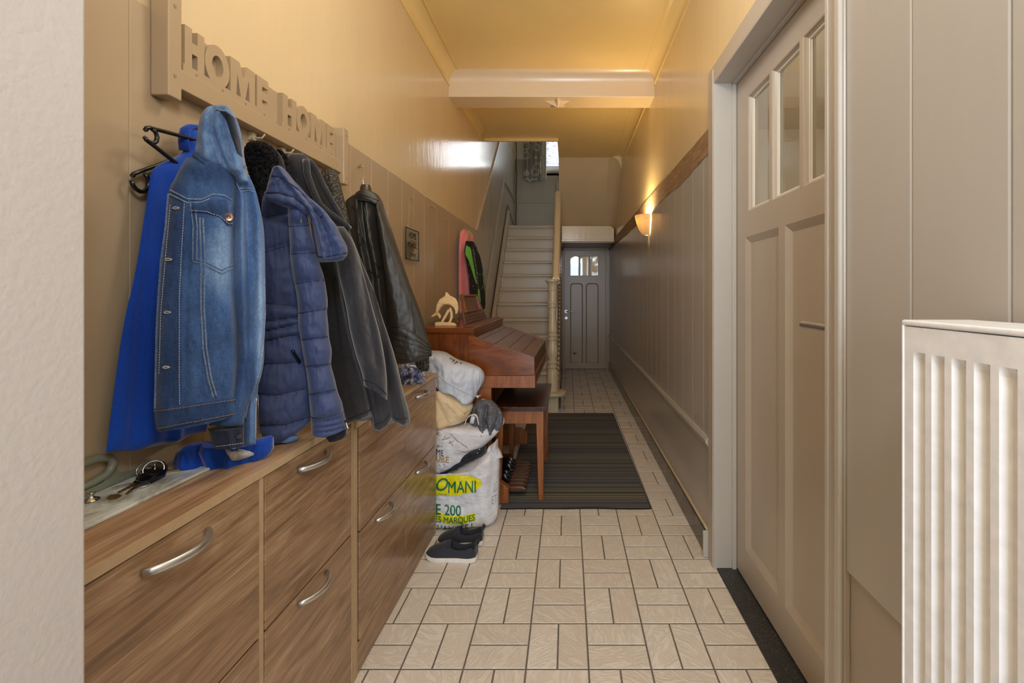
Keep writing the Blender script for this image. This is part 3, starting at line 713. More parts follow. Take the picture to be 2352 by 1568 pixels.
# ---------- little glass sign
y0, y1, z0, z1 = 2.44, 2.655, 1.375, 1.548; x = -.868
SGO = 0
sg = thing('wall_sign', 'little glass wall sign lettered HOME PLACE feeling on a string', 'sign', (x, 2.55, z0))
fr = MB()
fr.box((x, y0, z0), (x+.006, y0+.006, z1)); fr.box((x, y1-.006, z0), (x+.006, y1, z1)); fr.box((x, y0, z0), (x+.006, y1, z0+.005)); fr.box((x, y0, z1-.005), (x+.006, y1, z1)); fr.build('frame', M['blackplastic'], sg, bevel=.001)
MB().box((x+.002, y0+.005, z0+.004), (x+.004, y1-.005, z1-.004)).build('pane', M['glass'], sg)
ink = plain('black ink', sc(24, 22, 22), .5)
def sign_text(body, yc, zc, w, h, off=0, shear=0, mat=ink):
    vs, fs = text_mesh(body, 1, 0, off, 'CENTER', shear); a = [v.x for v in vs]; b = [v.y for v in vs]
    MB().add([(x+.0046, yc-w/2+(v.x-min(a))/(max(a)-min(a))*w, zc-h/2+(v.y-min(b))/(max(b)-min(b))*h) for v in vs], fs).build('lettering', mat, sg)
ym = (y0+y1)/2
sign_text('HOME', ym, 1.512, .115, .036, .012); sign_text('IS NOT A', ym, 1.483, .07, .006); sign_text('PLACE.', ym, 1.459, .15, .027, .012)
sign_text("IT'S A", ym, 1.434, .05, .006); sign_text('feeling', ym, 1.405, .1, .036, 0, .35)
tp = aX(940, 456, -.870); m = MB()
for yy_ in (y0+.035, y1-.035):
    m.tube([(x+.003, yy_, z1-.004), (x+.002, lerp(yy_, tp.y, .5), lerp(z1, tp.z, .5)-.004), (tp.x, tp.y, tp.z+.0)], .0016, 6)
    m.lathe([(0, -.006), (.006, 0), (0, .006)], (x+.003, yy_, z1+.004), 8)
m.build('hanging_string', plain('jute string', sc(176, 146, 100), .9), sg)
# ---------- landing curtain and lace
def curtain(name, label, x0, x1, y, z0, z1, amp, n, mat, seed=0, cat='curtain'):
    m = MB(); rows = []; nx = n*14
    for i in range(25):
        z = lerp(z0, z1, i/24); row = []
        for j in range(nx+1):
            u = j/nx; xx = lerp(x0, x1, u)+.006*nz(u*3, z*2, seed)
            row.append((xx, y+amp*math.sin(u*n*2*PI+.6*nz(u*4, z*1.2, seed+3))*(1-.25*i/24), z+(.012*math.sin(u*9+seed) if i == 0 else 0)))
        rows.append(row)
    back = [[(a, b+.002, c) for a, b, c in r] for r in rows]
    m.grid(rows); m.grid(back); return tag(m.build(name, mat, smooth=True), label, cat)
def curtain_mat():
    t = NT('grey curtain with pale looped ribbons'); v = t.coord((1, 0, 1))
    w = t.n('ShaderNodeTexVoronoi', feature='F1'); w.inputs['Scale'].default_value = 7; w.inputs['Randomness'].default_value = .55; t.l(v, w.inputs['Vector'])
    w2 = t.n('ShaderNodeTexVoronoi', feature='DISTANCE_TO_EDGE'); w2.inputs['Scale'].default_value = 7; w2.inputs['Randomness'].default_value = .6; t.l(v, w2.inputs['Vector'])
    r = t.math('LESS_THAN', t.math('ABSOLUTE', t.math('SUBTRACT', w.outputs['Distance'], .42)), .075)
    t.color(t.mix(r, sc(150, 148, 140), sc(205, 203, 194))); t.set(rough=.9)
    return t.m
curtain('curtain', 'grey curtain with pale looping ribbon pattern on the landing', -.738, -.44, YF-.10, 3.05, 4.75, .03, 4, curtain_mat(), 1)
curtain('net_curtain', 'pale cream curtain edge hanging beside the grey curtain', -.445, -.355, YF-.085, 3.09, 4.75, .02, 2, cloth('cream voile', sc(222, 218, 204), sc(196, 190, 176), 60), 4)
def lace_mat():
    t = NT('white lace'); t.t.nodes.remove(t.p); v = t.coord((1, 0, 1)); n = t.noise(v, 26, 4, .65, 2.0)
    d = t.n('ShaderNodeBsdfTranslucent'); d.inputs[0].default_value = sc(190, 190, 206); df = t.n('ShaderNodeBsdfDiffuse'); df.inputs[0].default_value = sc(150, 150, 165)
    m1 = t.n('ShaderNodeMixShader'); m1.inputs[0].default_value = .5; t.l(d.outputs[0], m1.inputs[1]); t.l(df.outputs[0], m1.inputs[2])
    tr = t.n('ShaderNodeBsdfTransparent'); m2 = t.n('ShaderNodeMixShader'); f = t.ramp(n, [(.47, (.25, .25, .25, 1)), (.53, (.98, .98, .98, 1))])
    t.l(f, m2.inputs[0]); t.l(tr.outputs[0], m2.inputs[1]); t.l(m1.outputs[0], m2.inputs[2]); t.l(m2.outputs[0], t.out.inputs[0]); return t.m
curtain('lace_curtain', 'white patterned lace net across the landing window', -.40, .47, YF-.02, 3.345, 4.65, .008, 12, lace_mat(), 7)
# ---------- rug
def rug_mat():
    t = NT('charcoal striped rug'); tc = t.n('ShaderNodeTexCoord'); sx = t.n('ShaderNodeSeparateXYZ'); t.l(tc.outputs['Object'], sx.inputs[0])
    wv = t.noise(t.coord((1, 1, 1)), 6, 2); y = t.math('ADD', sx.outputs[1], t.math('MULTIPLY', wv, .004))
    k = t.math('MULTIPLY', y, 1/.027); fl = t.math('FLOOR', k); fr = t.math('FRACT', k)
    wn = t.n('ShaderNodeTexWhiteNoise', noise_dimensions='1D'); t.l(fl, wn.inputs['W'])
    line = t.math('LESS_THAN', fr, .17)
    col = t.ramp(wn.outputs[0], [(.0, sc(60, 58, 58)), (.2, sc(112, 110, 100)), (.45, sc(128, 124, 112)), (.62, sc(158, 152, 84)), (.85, sc(172, 166, 88)), (1, sc(110, 110, 106))])
    col.node.color_ramp.interpolation = 'CONSTANT'
    k2 = t.math('MULTIPLY', y, 1/.0052); wn2 = t.n('ShaderNodeTexWhiteNoise', noise_dimensions='1D'); t.l(t.math('FLOOR', k2), wn2.inputs['W'])
    base = t.ramp(wn2.outputs[0], [(0, sc(84, 84, 92)), (.6, sc(100, 100, 108)), (1, sc(118, 118, 124))])
    c = t.mix(line, base, col); f = t.noise(t.coord((1, 1, 1)), 420, 3, .7)
    c = t.mix(1.0, c, t.ramp(f, [(.35, (.6, .6, .6, 1)), (.65, (1.15, 1.15, 1.15, 1))]), 'MULTIPLY')
    t.color(c); t.set(rough=.95, spec=.1); t.bump(t.math('ADD', f, t.math('MULTIPLY', wn2.outputs[0], .8)), .6, .003); return t.m
rg = thing('rug', 'charcoal rug with thin yellow-green stripes on the tiles', 'rug', (.05, 3.5, 0))
m = MB(); rows = []
for i in range(60):
    y = lerp(2.525, 4.495, i/59); row = []
    for j in range(30):
        x = lerp(-.372, lerp(.458, .447, i/59), j/29); row.append((x, y+(.008*nz(x*4, 1) if i == 0 else 0)+(.008*nz(x*3, 5) if i == 59 else 0), .0075+.0012*nz(x*3, y*3)))
    rows.append(row)
m.grid(rows); m.grid([[(a, b, .0005) for a, b, c in r] for r in (rows[0], rows[-1])])
for r in (rows[0], rows[-1], [q[0] for q in rows], [q[-1] for q in rows]): m.grid([r, [(a, b, .0005) for a, b, c in r]])
m.build('pile', rug_mat(), rg, smooth=True, angle=50)
m = MB(); e = [(rows[0][j][0], rows[0][j][1], .0045) for j in range(30)]; m.tube(e, .0045, 8); e = [(rows[-1][j][0], rows[-1][j][1], .0045) for j in range(30)]; m.tube(e, .0045, 8)
e = [(rows[i][-1][0], rows[i][-1][1], .0045) for i in range(60)]; m.tube(e, .0045, 8); m.build('bound_edge', cloth('black binding', sc(38, 36, 36), None, 300), rg, smooth=True)
# ---------- home organ
og = thing('home_organ', 'reddish brown wooden home organ with closed slatted lid beside the stairs', 'organ', (-.6, 3.1, 0))
OW = 1.02; YN = 2.58
def O(d, w, z): return Vector((d+.018*w, YN+w, z))
def oprism(name, prof, w0, w1, mat, bevel=.002, parent=None, smooth=False):
    m = MB(); m.loft([[O(d, w0, z) for d, z in prof], [O(d, w1, z) for d, z in prof]]); return m.build(name, mat, parent or og, bevel=bevel)
curve = [(-.532, .966), (-.530, .953), (-.524, .945), (-.514, .939), (-.500, .9335)]
cheek = [(-.562, .728), (-.562, .966)]+curve+[(-.188, .831), (-.186, .728)]
for w in (0, OW-.024):
    oprism('cheek_panel', cheek, w, w+.024, M['mahog'], .0015)
    oprism('rear_side_panel', [(-.868, .0 if w else .0), (-.868, .966), (-.5632, .966), (-.5632, 0)] if False else [(-.868, .62), (-.868, .966), (-.5632, .966), (-.5632, .728), (-.5632, .62)], w, w+.024, M['mahogv'], .0012)
    oprism('lower_rail', [(-.563, .658), (-.563, .7265), (-.184, .7265), (-.184, .658)], w-.002, w+.024, M['benchleg'], .0015)
    oprism('lower_side_panel', [(-.868, .0), (-.868, .66), (-.432, .66), (-.432, .0)], w+.002, w+.026, M['benchleg'], .0015)
    oprism('foot', [(-.868, .0098), (-.868, .135), (-.385, .135), (-.345, .105), (-.345, .10), (-.332, .10), (-.332, .0098)], w-.012, w+.032, M['benchleg'], .003)
oprism('top_board', [(-.874, .9665), (-.874, .998), (-.536, .998), (-.528, .992), (-.528, .9665)], -.008, OW+.008, M['mahog'], .003)
oprism('music_ledge', [(-.60, .9985), (-.60, 1.004), (-.545, 1.004), (-.54, .9985)], .05, OW-.05, M['lid'], .0015)
oprism('lid_top_rail', [(-.55, .94), (-.55, .966), (-.532, .966), (-.532, .94)], .024, OW-.024, M['mahog'], .0015)
# slatted lid, four slats with grooves
def lidz(d): return .831+(d+.188)*(.9335-.831)/(-.5+.188)-.007
ds = [-.545, -.498, -.421, -.344, -.267, -.192]
for a, b in zip(ds, ds[1:]):
    z1 = lidz(a); z2 = lidz(b)
    oprism('lid_slat', [(a+.0012, z1-.016), (a+.0012, z1), (b-.0012, z2), (b-.0012, z2-.016)], .0245, OW-.0245, M['lid'], .0018)
oprism('fall_board', [(-.206, .735), (-.206, .82), (-.192, .824), (-.190, .735)], .0245, OW-.0245, M['lid'], .0015)
oprism('key_slip', [(-.22, .662), (-.22, .722), (-.187, .722), (-.187, .662)], .0245, OW-.0245, M['mahog'], .002)
oprism('slip_moulding', [(-.20, .7225), (-.20, .733), (-.184, .733), (-.184, .7225)], .0, OW, M['benchleg'], .001)
oprism('case_bottom', [(-.86, .66), (-.86, .672), (-.222, .672), (-.222, .66)], .0265, OW-.0265, M['dark'], 0)
oprism('back_board', [(-.866, .02), (-.866, .965), (-.85, .965), (-.85, .02)], .0265, OW-.0265, M['mahogv'], 0)
oprism('knee_board', [(-.60, .14), (-.60, .658), (-.585, .658), (-.585, .14)], .0265, OW-.0265, M['mahogv'], 0)
# far stand foot block, pedals
oprism('pedal_base', [(-.58, .004), (-.58, .075), (-.40, .075), (-.39, .06), (-.39, .004)], .075, .60, M['mahogv'], .002)
pedal_brown = plain('polished brown pedal', sc(92, 58, 44), .18)
for i in range(8):
    w = .09+i*.052
    m = MB(); rings = []
    for d, hh in ((-.52, .030), (-.30, .030), (-.262, .028), (-.246, .02)):
        rings.append([O(d, w+a, .042+b*hh) for a, b in ((-.020, 0), (-.020, .8), (-.014, 1), (.014, 1), (.020, .8), (.020, 0))])
    m.loft(rings); m.build('pedal', pedal_brown, og, bevel=.002)
for i in (0, 1, 3, 4, 5):
    w = .116+i*.052
    m = MB(); rings = []
    for d, z, hh in ((-.50, .08, .03), (-.40, .085, .042), (-.372, .085, .044), (-.348, .085, .03), (-.342, .085, .014)):
        rings.append([O(d, w+a, z+b*hh) for a, b in ((-.013, 0), (-.013, .7), (-.008, 1), (.008, 1), (.013, .7), (.013, 0))])
    m.loft(rings); m.build('sharp_pedal', M['blackgloss'], og, smooth=True, angle=50)
# music stand
def mp(y, t, off=0.0): return Vector((-.63+.018*(y-YN)-.055*t+off*.96, y, 1.0045+.178*t+off*.28))
m = MB(); poly = [mp(2.80, 0), mp(2.815, .16), mp(2.90, 1), mp(3.37, 1), mp(3.46, .16), mp(3.475, 0)]; m.prism(poly, (-.011, 0, -.003)); ms = m.build('music_stand', M['lid'], og, bevel=.002)
m = MB()
for t in (.1, .2): m.prism([mp(2.83, t, .0005), mp(2.83, t+.012, .0005), mp(3.45, t+.012, .0005), mp(3.45, t, .0005)], (.001, 0, .0004))
m.build('stand_groove', M['dark'], ms)
m = MB()
q = [mp(2.865, .36), mp(2.915, .97), mp(3.33, .97), mp(3.33, .36)]
q2 = [mp(2.885, .40), mp(2.932, .925), mp(3.312, .925), mp(3.31, .40)]
n_ = Vector((.011, 0, .003)); m.add([a for a in q]+[a+n_ for a in q]+[a+n_ for a in q2]+[a for a in q2], [(j+4*k, (j+1) % 4+4*k, (j+1) % 4+4*k+4, j+4*k+4) for k in range(3) for j in range(4)])
m.build('inset_frame', M['benchleg'], ms, bevel=.0015)
# ---------- bench
bn = thing('organ_bench', 'wooden organ bench with dark polished seat and orange brown legs on the rug', 'bench', (-.27, 2.9, .009))
m = MB(); m.box((-.428, 2.592, .522), (-.117, 3.265, .5475)); m.build('seat', M['benchtop'], bn, bevel=.003)
m = MB(); m.box((-.41, 2.618, .445), (-.14, 2.634, .522)); m.box((-.41, 3.225, .445), (-.14, 3.243, .522)); m.box((-.41, 2.62, .445), (-.394, 3.23, .522)); m.box((-.155, 2.62, .445), (-.137, 3.23, .522)); m.build('apron', M['benchleg'], bn, bevel=.0015)
for x, y, sx, sy_ in ((-.138, 2.6135, -1, 1), (-.138, 3.248, -1, -1), (-.413, 2.6135, 1, 1), (-.413, 3.248, 1, -1)):
    m = MB(); rings = []
    for z, w in ((.0092, .029), (.44, .042), (.521, .042)):
        rings.append([(x, y, z), (x+sx*w, y, z), (x+sx*w, y+sy_*w, z), (x, y+sy_*w, z)])
    m.loft(rings); m.build('leg', M['benchleg'], bn, bevel=.002)
# ---------- wooden dolphin puzzle on the organ
dp = thing('dolphin_figure', 'layered plywood dolphin figure leaping on a curved stand, on the organ top', 'figurine', (-.71, 2.74, .998))
DYc = 2.745
def dpt(cx, cy, y): p = aY(980+.1594*cx, 650+.1594*cy, DYc); return Vector((p.x, y, p.z))
spine = [(150, 440, 10), (165, 390, 26), (188, 330, 46), (225, 280, 62), (280, 255, 76), (330, 255, 80), (375, 275, 72), (405, 310, 56), (425, 350, 36), (435, 395, 22), (432, 440, 12)]
def outline(s):
    L = []; Rr = []
    for i, (x, y, w) in enumerate(spine):
        a = spine[max(0, i-1)]; b = spine[min(len(spine)-1, i+1)]; tx, ty = b[0]-a[0], b[1]-a[1]; l = math.hypot(tx, ty); nx_, ny_ = ty/l, -tx/l
        L.append((x+nx_*w*s*.95, y+ny_*w*s*.95)); Rr.append((x-nx_*w*s*.75, y-ny_*w*s*.75))
    return L+Rr[::-1]
for i, k in enumerate((-3, -2, -1, 0, 1, 2, 3)):
    s = math.sqrt(1-(k/4)**2); y = DYc+k*.0062
    m = MB(); o = outline(s); m.prism([dpt(a, b, y-.0026) for a, b in o], (0, .0052, 0))
    if k == 0:
        m.prism([dpt(a, b, y-.0026) for a, b in ((262, 200), (276, 130), (296, 132), (345, 190), (350, 215))], (0, .0052, 0))
    m.build('body_layer', M['puzzle'], dp, bevel=.0006, seg=1)
m = MB(); m.prism([dpt(a, b, DYc-.004) for a, b in ((175, 425), (150, 415), (100, 445), (65, 488), (110, 478), (150, 455), (165, 470), (195, 515), (208, 480), (190, 440))], (0, .008, 0)); m.build('tail_fluke', M['puzzle'], dp)
for k, (yo) in enumerate((-.024, .02)):
    m = MB(); m.prism([dpt(a, b, DYc+yo) for a, b in ((182, 268), (200, 262), (270, 250), (330, 275), (310, 296), (260, 300), (215, 290))], (0, .005, 0)); m.build('flipper', M['puzzle'], dp)
m = MB(); arc = [(350, 350), (375, 420), (378, 490), (355, 550), (320, 590)]
m.prism([dpt(a, b, DYc-.004) for a, b in arc]+[dpt(a, b, DYc-.004) for a, b in ((285, 585), (325, 545), (345, 490), (342, 425), (325, 365))], (0, .008, 0))
m.prism([dpt(a, b, DYc-.004) for a, b in ((310, 370), (335, 400), (240, 560), (205, 560))], (0, .008, 0)); m.build('strut', M['puzzle'], dp)
m = MB(); b0 = dpt(0, 622, 0).z
for poly in (((130, 612), (135, 580), (165, 568), (330, 575), (330, 612)), ((228, 620), (240, 592), (300, 575), (380, 575), (430, 590), (440, 620))):
    m.prism([Vector((dpt(a, b, 0).x, DYc-(.02 if poly[0][0] < 200 else .032), dpt(a, b, 0).z-b0+.9985)) for a, b in poly], (0, .01, 0))
m.prism([Vector((dpt(a, 600, 0).x, DYc-.022, .9985+z)) for a, z in ((140, 0), (140, .006), (420, .006), (420, 0))], (0, .045, 0)); m.build('base', M['puzzle'], dp)
m = MB(); c = aY(1051, 728, 2.86); m.lathe([(0, -.006), (.012, -.006), (.014, 0), (.014, .01), (0, .01)], (c.x, 2.86, 1.018), 20, 'y'); m.box((c.x-.008, 2.856, .9985), (c.x+.008, 2.87, 1.008))
tag(m.build('small_clock', M['chrome']), 'tiny silver clock on the organ between dolphin and music stand', 'clock')
# ---------- soft goods: closed cloth bodies with their own place, thickness and folds
class Plane:
    """upright (optionally leaning) plane through two plan points given as (px column, X)"""
    def __init__(s, pxa, xa, pxb, xb, lean=0.0, z0=1.2):
        ya = xa*F/(pxa-VX); yb = xb*F/(pxb-VX)
        d = Vector((xb-xa, yb-ya, 0)).normalized(); n = Vector((d.y, -d.x, 0))
        mid = Vector(((xa+xb)/2, (ya+yb)/2, z0))
        if n.dot(CAM-mid) < 0: n = -n
        s.n = (n+Vector((0, 0, lean))).normalized(); s.p = mid; s.d = d
    def at(s, px, py):
        r = ray(px, py); t = s.n.dot(s.p-CAM)/s.n.dot(r); return CAM+r*t
def path_x(path, y): return pl([(b, a) for a, b in path], y)
def folds_fn(folds):
    def f(px, py):
        h = 0.0
        for path, w, amp in folds:
            y0, y1 = path[0][1], path[-1][1]
            if py < y0-30 or py > y1+30: continue
            e = 1.0
            if py < y0: e = (py-y0+30)/30
            if py > y1: e = (y1+30-py)/30
            dx = (px-path_x(path, py))/w; h += amp*e*math.exp(-dx*dx)
        return h
    return f
def quilt_fn(seams, amp, wrinkle=.0):
    """bulging channels between stitched seams (each a polyline across, top to bottom)"""
    def f(px, py):
        ys = [pl(s, px) for s in seams]
        if py <= ys[0] or py >= ys[-1]: return 0.0
        for a, b in zip(ys, ys[1:]):
            if py <= b:
                t = (py-a)/max(1e-6, b-a); e = min(t, 1-t)*(b-a)
                h = (1-(2*abs(t-.5))**2.6)*amp
                return h+wrinkle*.6*nz(px*.11, py*.03, 4)*math.exp(-e/6.0)+wrinkle*.3*nz(px*.03, py*.05, 9)
        return 0.0
    return f
class Body:
    def __init__(s, rows, plane, tf=.03, tb=.02, nu=44, nv=70, bulge=2.2, disp=None, bot=None, top=None, noise_amp=.0, nsc=.02, round_top=.06, round_bot=.03, seed=0, smoothrows=True, backfold=True):
        s.mb = MB(); s.plane = plane; L = [(y, a) for y, a, b in rows]; Rr = [(y, b) for y, a, b in rows]
        look = cr if smoothrows else pl
        y0, y1 = rows[0][0], rows[-1][0]; N = plane.n; rings = []; s.px = []
        nb = max(6, nu//3)
        for i in range(nv+1):
            v = i/nv; y = lerp(y0, y1, v); xl, xr = look(L, y), look(Rr, y)
            hv = 1.0
            if round_top and v < round_top: hv = math.sqrt(max(0.0, 1-(1-v/round_top)**2))
            if round_bot and v > 1-round_bot: hv = math.sqrt(max(0.0, 1-((v-1+round_bot)/round_bot)**2))*.6+.4
            hv = max(hv, .12)
            ring = []
            def yy(px, t):
                q = y
                if bot: q += sstep(.72, 1.0, v)*(pl(bot, px)-y1)
                if top: q += (1-sstep(0.0, .28, v))*(pl(top, px)-y0)
                return q
            for j in range(nu+1):
                u = -1+2*j/nu; px = lerp(xl, xr, (u+1)/2); py = yy(px, 0)
                h = (max(0.0, 1-abs(u)**bulge))**.5
                o = tf*h*hv
                if disp: o += disp(px, py)*min(1, h*1.6)*(.3+.7*hv)
                if noise_amp: o += noise_amp*(nz(px*nsc, py*nsc*.6, seed)+.5*nz(px*nsc*2.7, py*nsc*1.7, seed+5))*h*hv
                p = plane.at(px, py); ring.append(p+N*max(o, -.9*tb*h*hv)); s.px.append((px, py))
            for j in range(nb, 0, -1):
                u = -1+2*j/(nb+1); px = lerp(xl, xr, (u+1)/2); h = (max(0.0, 1-abs(u)**bulge))**.5
                py = yy(px, 0); ring.append(plane.at(px, py)-N*tb*h*hv); s.px.append((px, py))
            rings.append(ring)
        s.mb.loft(rings); s.tree = None
    def bvh(s):
        if s.tree is None: s.tree = s.mb.bvh()
        return s.tree
    def hit(s, px, py, lift=0.0):
        d = ray(px, py).normalized(); loc, n, i, dist = s.bvh().ray_cast(CAM, d)
        if loc is None: loc = s.plane.at(px, py); n = s.plane.n
        if n.dot(d) > 0: n = -n
        return loc+(n*.6+s.plane.n*.4).normalized()*lift
    def build(s, name, mat, parent=None, fade=None):
        o = s.mb.build(name, mat, parent, smooth=True, angle=70)
        if fade is not None:
            at = o.data.attributes.new('wear', 'FLOAT', 'POINT')
            at.data.foreach_set('value', [clamp(fade(a, b)) for a, b in s.px])
        return o
def dense(path, step=6):
    out = []
    for (a, b), (c, d) in zip(path, path[1:]):
        n = max(1, int(math.hypot(c-a, d-b)/step))
        for i in range(n): out.append((lerp(a, c, i/n), lerp(b, d, i/n)))
    out.append(path[-1]); return out
def seam(body, paths, name, mat, parent, r=.0012, lift=.0006, wob=0.0, step=6):
    m = MB()
    for p in paths:
        pts = [body.hit(x+wob*nz(x*.1, y*.1, 3), y, lift) for x, y in dense(p, step)]
        m.tube(pts, r, 6)
    return m.build(name, mat, parent, smooth=True)
def stitches(body, paths, name, mat, parent, r=.0006, lift=.001, dash=4.5, gap=2.5):
    m = MB()
    for p in paths:
        d = dense(p, 1.0); L = len(d); i = 0
        while i < L-2:
            k = min(L-1, i+int(dash)); a = body.hit(*d[i], lift); b = body.hit(*d[k], lift); m.tube([a, b], r, 4); i = k+max(1, int(gap))
    return m.build(name, mat, parent)
def overlay(body, A, B, name, mat, parent, lift=.003, n=10, mcount=24, edge=.0, puff=0.0, build=True, smooth=True):
    """a solid flap following the body's surface between polyline A and polyline B (frame columns/rows)"""
    def res(p, k):
        d = [0]
        for a, b in zip(p, p[1:]): d.append(d[-1]+math.hypot(b[0]-a[0], b[1]-a[1]))
        out = []
        for i in range(k+1):
            t = d[-1]*i/k
            for j in range(len(p)-1):
                if t <= d[j+1]+1e-9: break
            q = (t-d[j])/max(1e-9, d[j+1]-d[j]); out.append((lerp(p[j][0], p[j+1][0], q), lerp(p[j][1], p[j+1][1], q)))
        return out
    a, b = res(A, mcount), res(B, mcount); top = []; low = []
    for i in range(n+1):
        rt = []; rl = []
        for j in range(mcount+1):
            t = i/n; x, y = lerp(a[j][0], b[j][0], t), lerp(a[j][1], b[j][1], t)
            e = min(i, n-i, j, mcount-j); k = lift*(1 if e > 0 else .55)+puff*math.sin(PI*t)*math.sin(PI*j/mcount)
            rt.append(body.hit(x, y, k)); rl.append(body.hit(x, y, -.001))
        top.append(rt); low.append(rl)
    m = MB(); m.grid(top); m.grid(low)
    for r in ((top[0], low[0]), (top[-1], low[-1]), ([q[0] for q in top], [q[0] for q in low]), ([q[-1] for q in top], [q[-1] for q in low])): m.grid([r[0], r[1]])
    return m.build(name, mat, parent, smooth=smooth, angle=50)
def wrap_text(body, s, box, name, mat, parent, slant=0.0, off=0.0, shear=0.0, lift=.0012, arc=0.0, cuts=2):
    """lettering lying on the body's surface inside a frame box (x0, y0, x1, y1)"""
    vs, fs = text_mesh(s, 1.0, 0.0, off, 'LEFT', shear)
    bm = bmesh.new(); bv = [bm.verts.new(v) for v in vs]
    for f in fs:
        try: bm.faces.new([bv[i] for i in f])
        except ValueError: pass
    bmesh.ops.triangulate(bm, faces=bm.faces); bmesh.ops.subdivide_edges(bm, edges=[e for e in bm.edges if e.calc_length() > .12], cuts=cuts)
    bm.verts.ensure_lookup_table(); bm.verts.index_update()
    a = [v.co.x for v in bm.verts]; b = [v.co.y for v in bm.verts]; x0, y0, x1, y1 = box; m = MB(); out = []
    for v in bm.verts:
        u = (v.co.x-min(a))/(max(a)-min(a)); w = (v.co.y-min(b))/(max(b)-min(b))
        px = lerp(x0, x1, u); py = lerp(y1, y0, w)+slant*(u)+arc*4*u*(1-u); out.append(body.hit(px, py, lift))
    m.add(out, [tuple(v.index for v in f.verts) for f in bm.faces]); bm.free()
    return m.build(name, mat, parent)
# fabric materials
def denim(name, base, dark, light):
    t = NT(name); v = t.coord(); big = t.noise(v, 7, 5, .6, .4)
    fine = t.noise(t.coord((1, 1, .35)), 480, 3, .7); mid = t.noise(t.coord((1, 1, .22)), 90, 4, .65)
    at = t.n('ShaderNodeAttribute', attribute_name='wear')
    w = t.math('ADD', t.math('MULTIPLY', at.outputs['Fac'], .75), t.math('MULTIPLY', t.math('SUBTRACT', big, .45), .55))
    c = t.ramp(w, [(.0, dark), (.25, base), (.8, light)])
    c = t.mix(1.0, c, t.ramp(fine, [(.3, (.62, .66, .72, 1)), (.7, (1.22, 1.2, 1.16, 1))]), 'MULTIPLY')
    c = t.mix(.5, c, t.mix(1.0, c, t.ramp(mid, [(.3, (.7, .74, .8, 1)), (.7, (1.25, 1.22, 1.16, 1))]), 'MULTIPLY'))
    t.color(c); t.set(rough=.9, spec=.15, sheen=.15); crum = t.noise(t.coord((1, 1, 1.5)), 26, 5, .62, .6); t.bump(t.math('ADD', t.math('ADD', t.math('MULTIPLY', fine, .5), t.math('MULTIPLY', mid, .5)), t.math('MULTIPLY', crum, 3.2)), .5, .0016); return t.m
DEN = denim('faded blue denim', sc(70, 102, 152), sc(44, 66, 106), sc(146, 176, 212))
DEN2 = denim('dark worn denim', sc(46, 56, 78), sc(28, 34, 48), sc(92, 100, 118))
SEAM = cloth('pale frayed denim seam', sc(132, 150, 176), sc(80, 98, 130), 260, .9)
THREAD = plain('copper thread', sc(150, 112, 84), .8)
THREADW = plain('pale thread', sc(176, 178, 180), .8)
BLUE = cloth('royal blue felt', sc(20, 70, 172), sc(12, 54, 142), 420, .92, .3, .5, 3)
NAVY = NT('navy quilted nylon'); _v = NAVY.coord(); NAVY.color(NAVY.ramp(NAVY.noise(_v, 4, 4), [(.3, sc(52, 62, 96)), (.7, sc(62, 74, 112))]))
NAVY.set(rough=.62, spec=.3, sheen=.25, sheenr=.4); NAVY.bump(NAVY.math('ADD', NAVY.math('MULTIPLY', NAVY.noise(NAVY.coord((1, 1, .6)), 20, 4, .5, .2), .45), NAVY.math('MULTIPLY', NAVY.noise(_v, 500, 2), .12)), .45, .006); NAVY = NAVY.m
FLEECE = cloth('charcoal fleece', sc(58, 56, 60), sc(42, 41, 44), 320, .95, .55, .5, 5, .15, .5, .0015)
FUR = NT('black plush fur'); _v = FUR.coord((1, 1, .8)); _n = FUR.noise(_v, 75, 5, .7, 1.2); FUR.color(FUR.ramp(_n, [(.35, sc(12, 11, 12)), (.68, sc(44, 42, 44))])); FUR.set(rough=.95, sheen=.0, spec=.15); FUR.bump(_n, 1.0, .008); FUR = FUR.m
LEATHER = NT('black brown leather'); _v = LEATHER.coord(); LEATHER.color(LEATHER.ramp(LEATHER.noise(_v, 6, 4), [(.3, sc(38, 35, 31)), (.7, sc(54, 50, 44))])); LEATHER.set(rough=.42, spec=.5)
LEATHER.bump(LEATHER.math('ADD', LEATHER.noise(_v, 190, 3, .6), LEATHER.math('MULTIPLY', LEATHER.noise(LEATHER.coord((1, 1, .5)), 14, 3, .5, .4), .9)), .3, .0025); LEATHER = LEATHER.m
KNIT = cloth('black knit', sc(34, 34, 36), sc(20, 20, 22), 200, .95, .6)
# ---------- black plastic hangers
def hanger(label, pts_arm, pts_hook, pts_bar, X, r=.0042):
    h = thing('coat_hanger', label, 'hanger', aX(*pts_arm[0], X))
    def tb(path, nm):
        m = MB(); P = [aX(x, y, X+.0) for x, y in path]; m.tube(P, r, 10); m.lathe([(0, -r), (r, 0), (0, r)], P[0], 8); m.build(nm, M['blackplastic'], h, smooth=True)
    tb(pts_arm, 'arm'); tb(pts_hook, 'notch'); 
    if pts_bar: tb(pts_bar, 'bar')
    return h
hanger('black plastic hanger sticking out of the denim jacket, higher of the two', [(334, 299), (337, 294), (343, 293), (400, 308), (453, 323), (486, 332)], [(349, 296), (357, 303), (361, 314), (359, 324), (353, 329), (346, 327)],
       [(333, 316), (337, 322), (345, 328), (362, 341), (390, 363), (413, 381), (425, 391)], -.836)
hanger('black plastic hanger holding the royal blue coat, lower of the two', [(304, 404), (308, 399), (318, 395), (345, 385), (385, 371), (424, 356)], [(333, 400), (339, 408), (342, 420), (339, 432), (331, 440), (322, 440), (312, 434), (305, 425), (302, 414)], None, -.868)
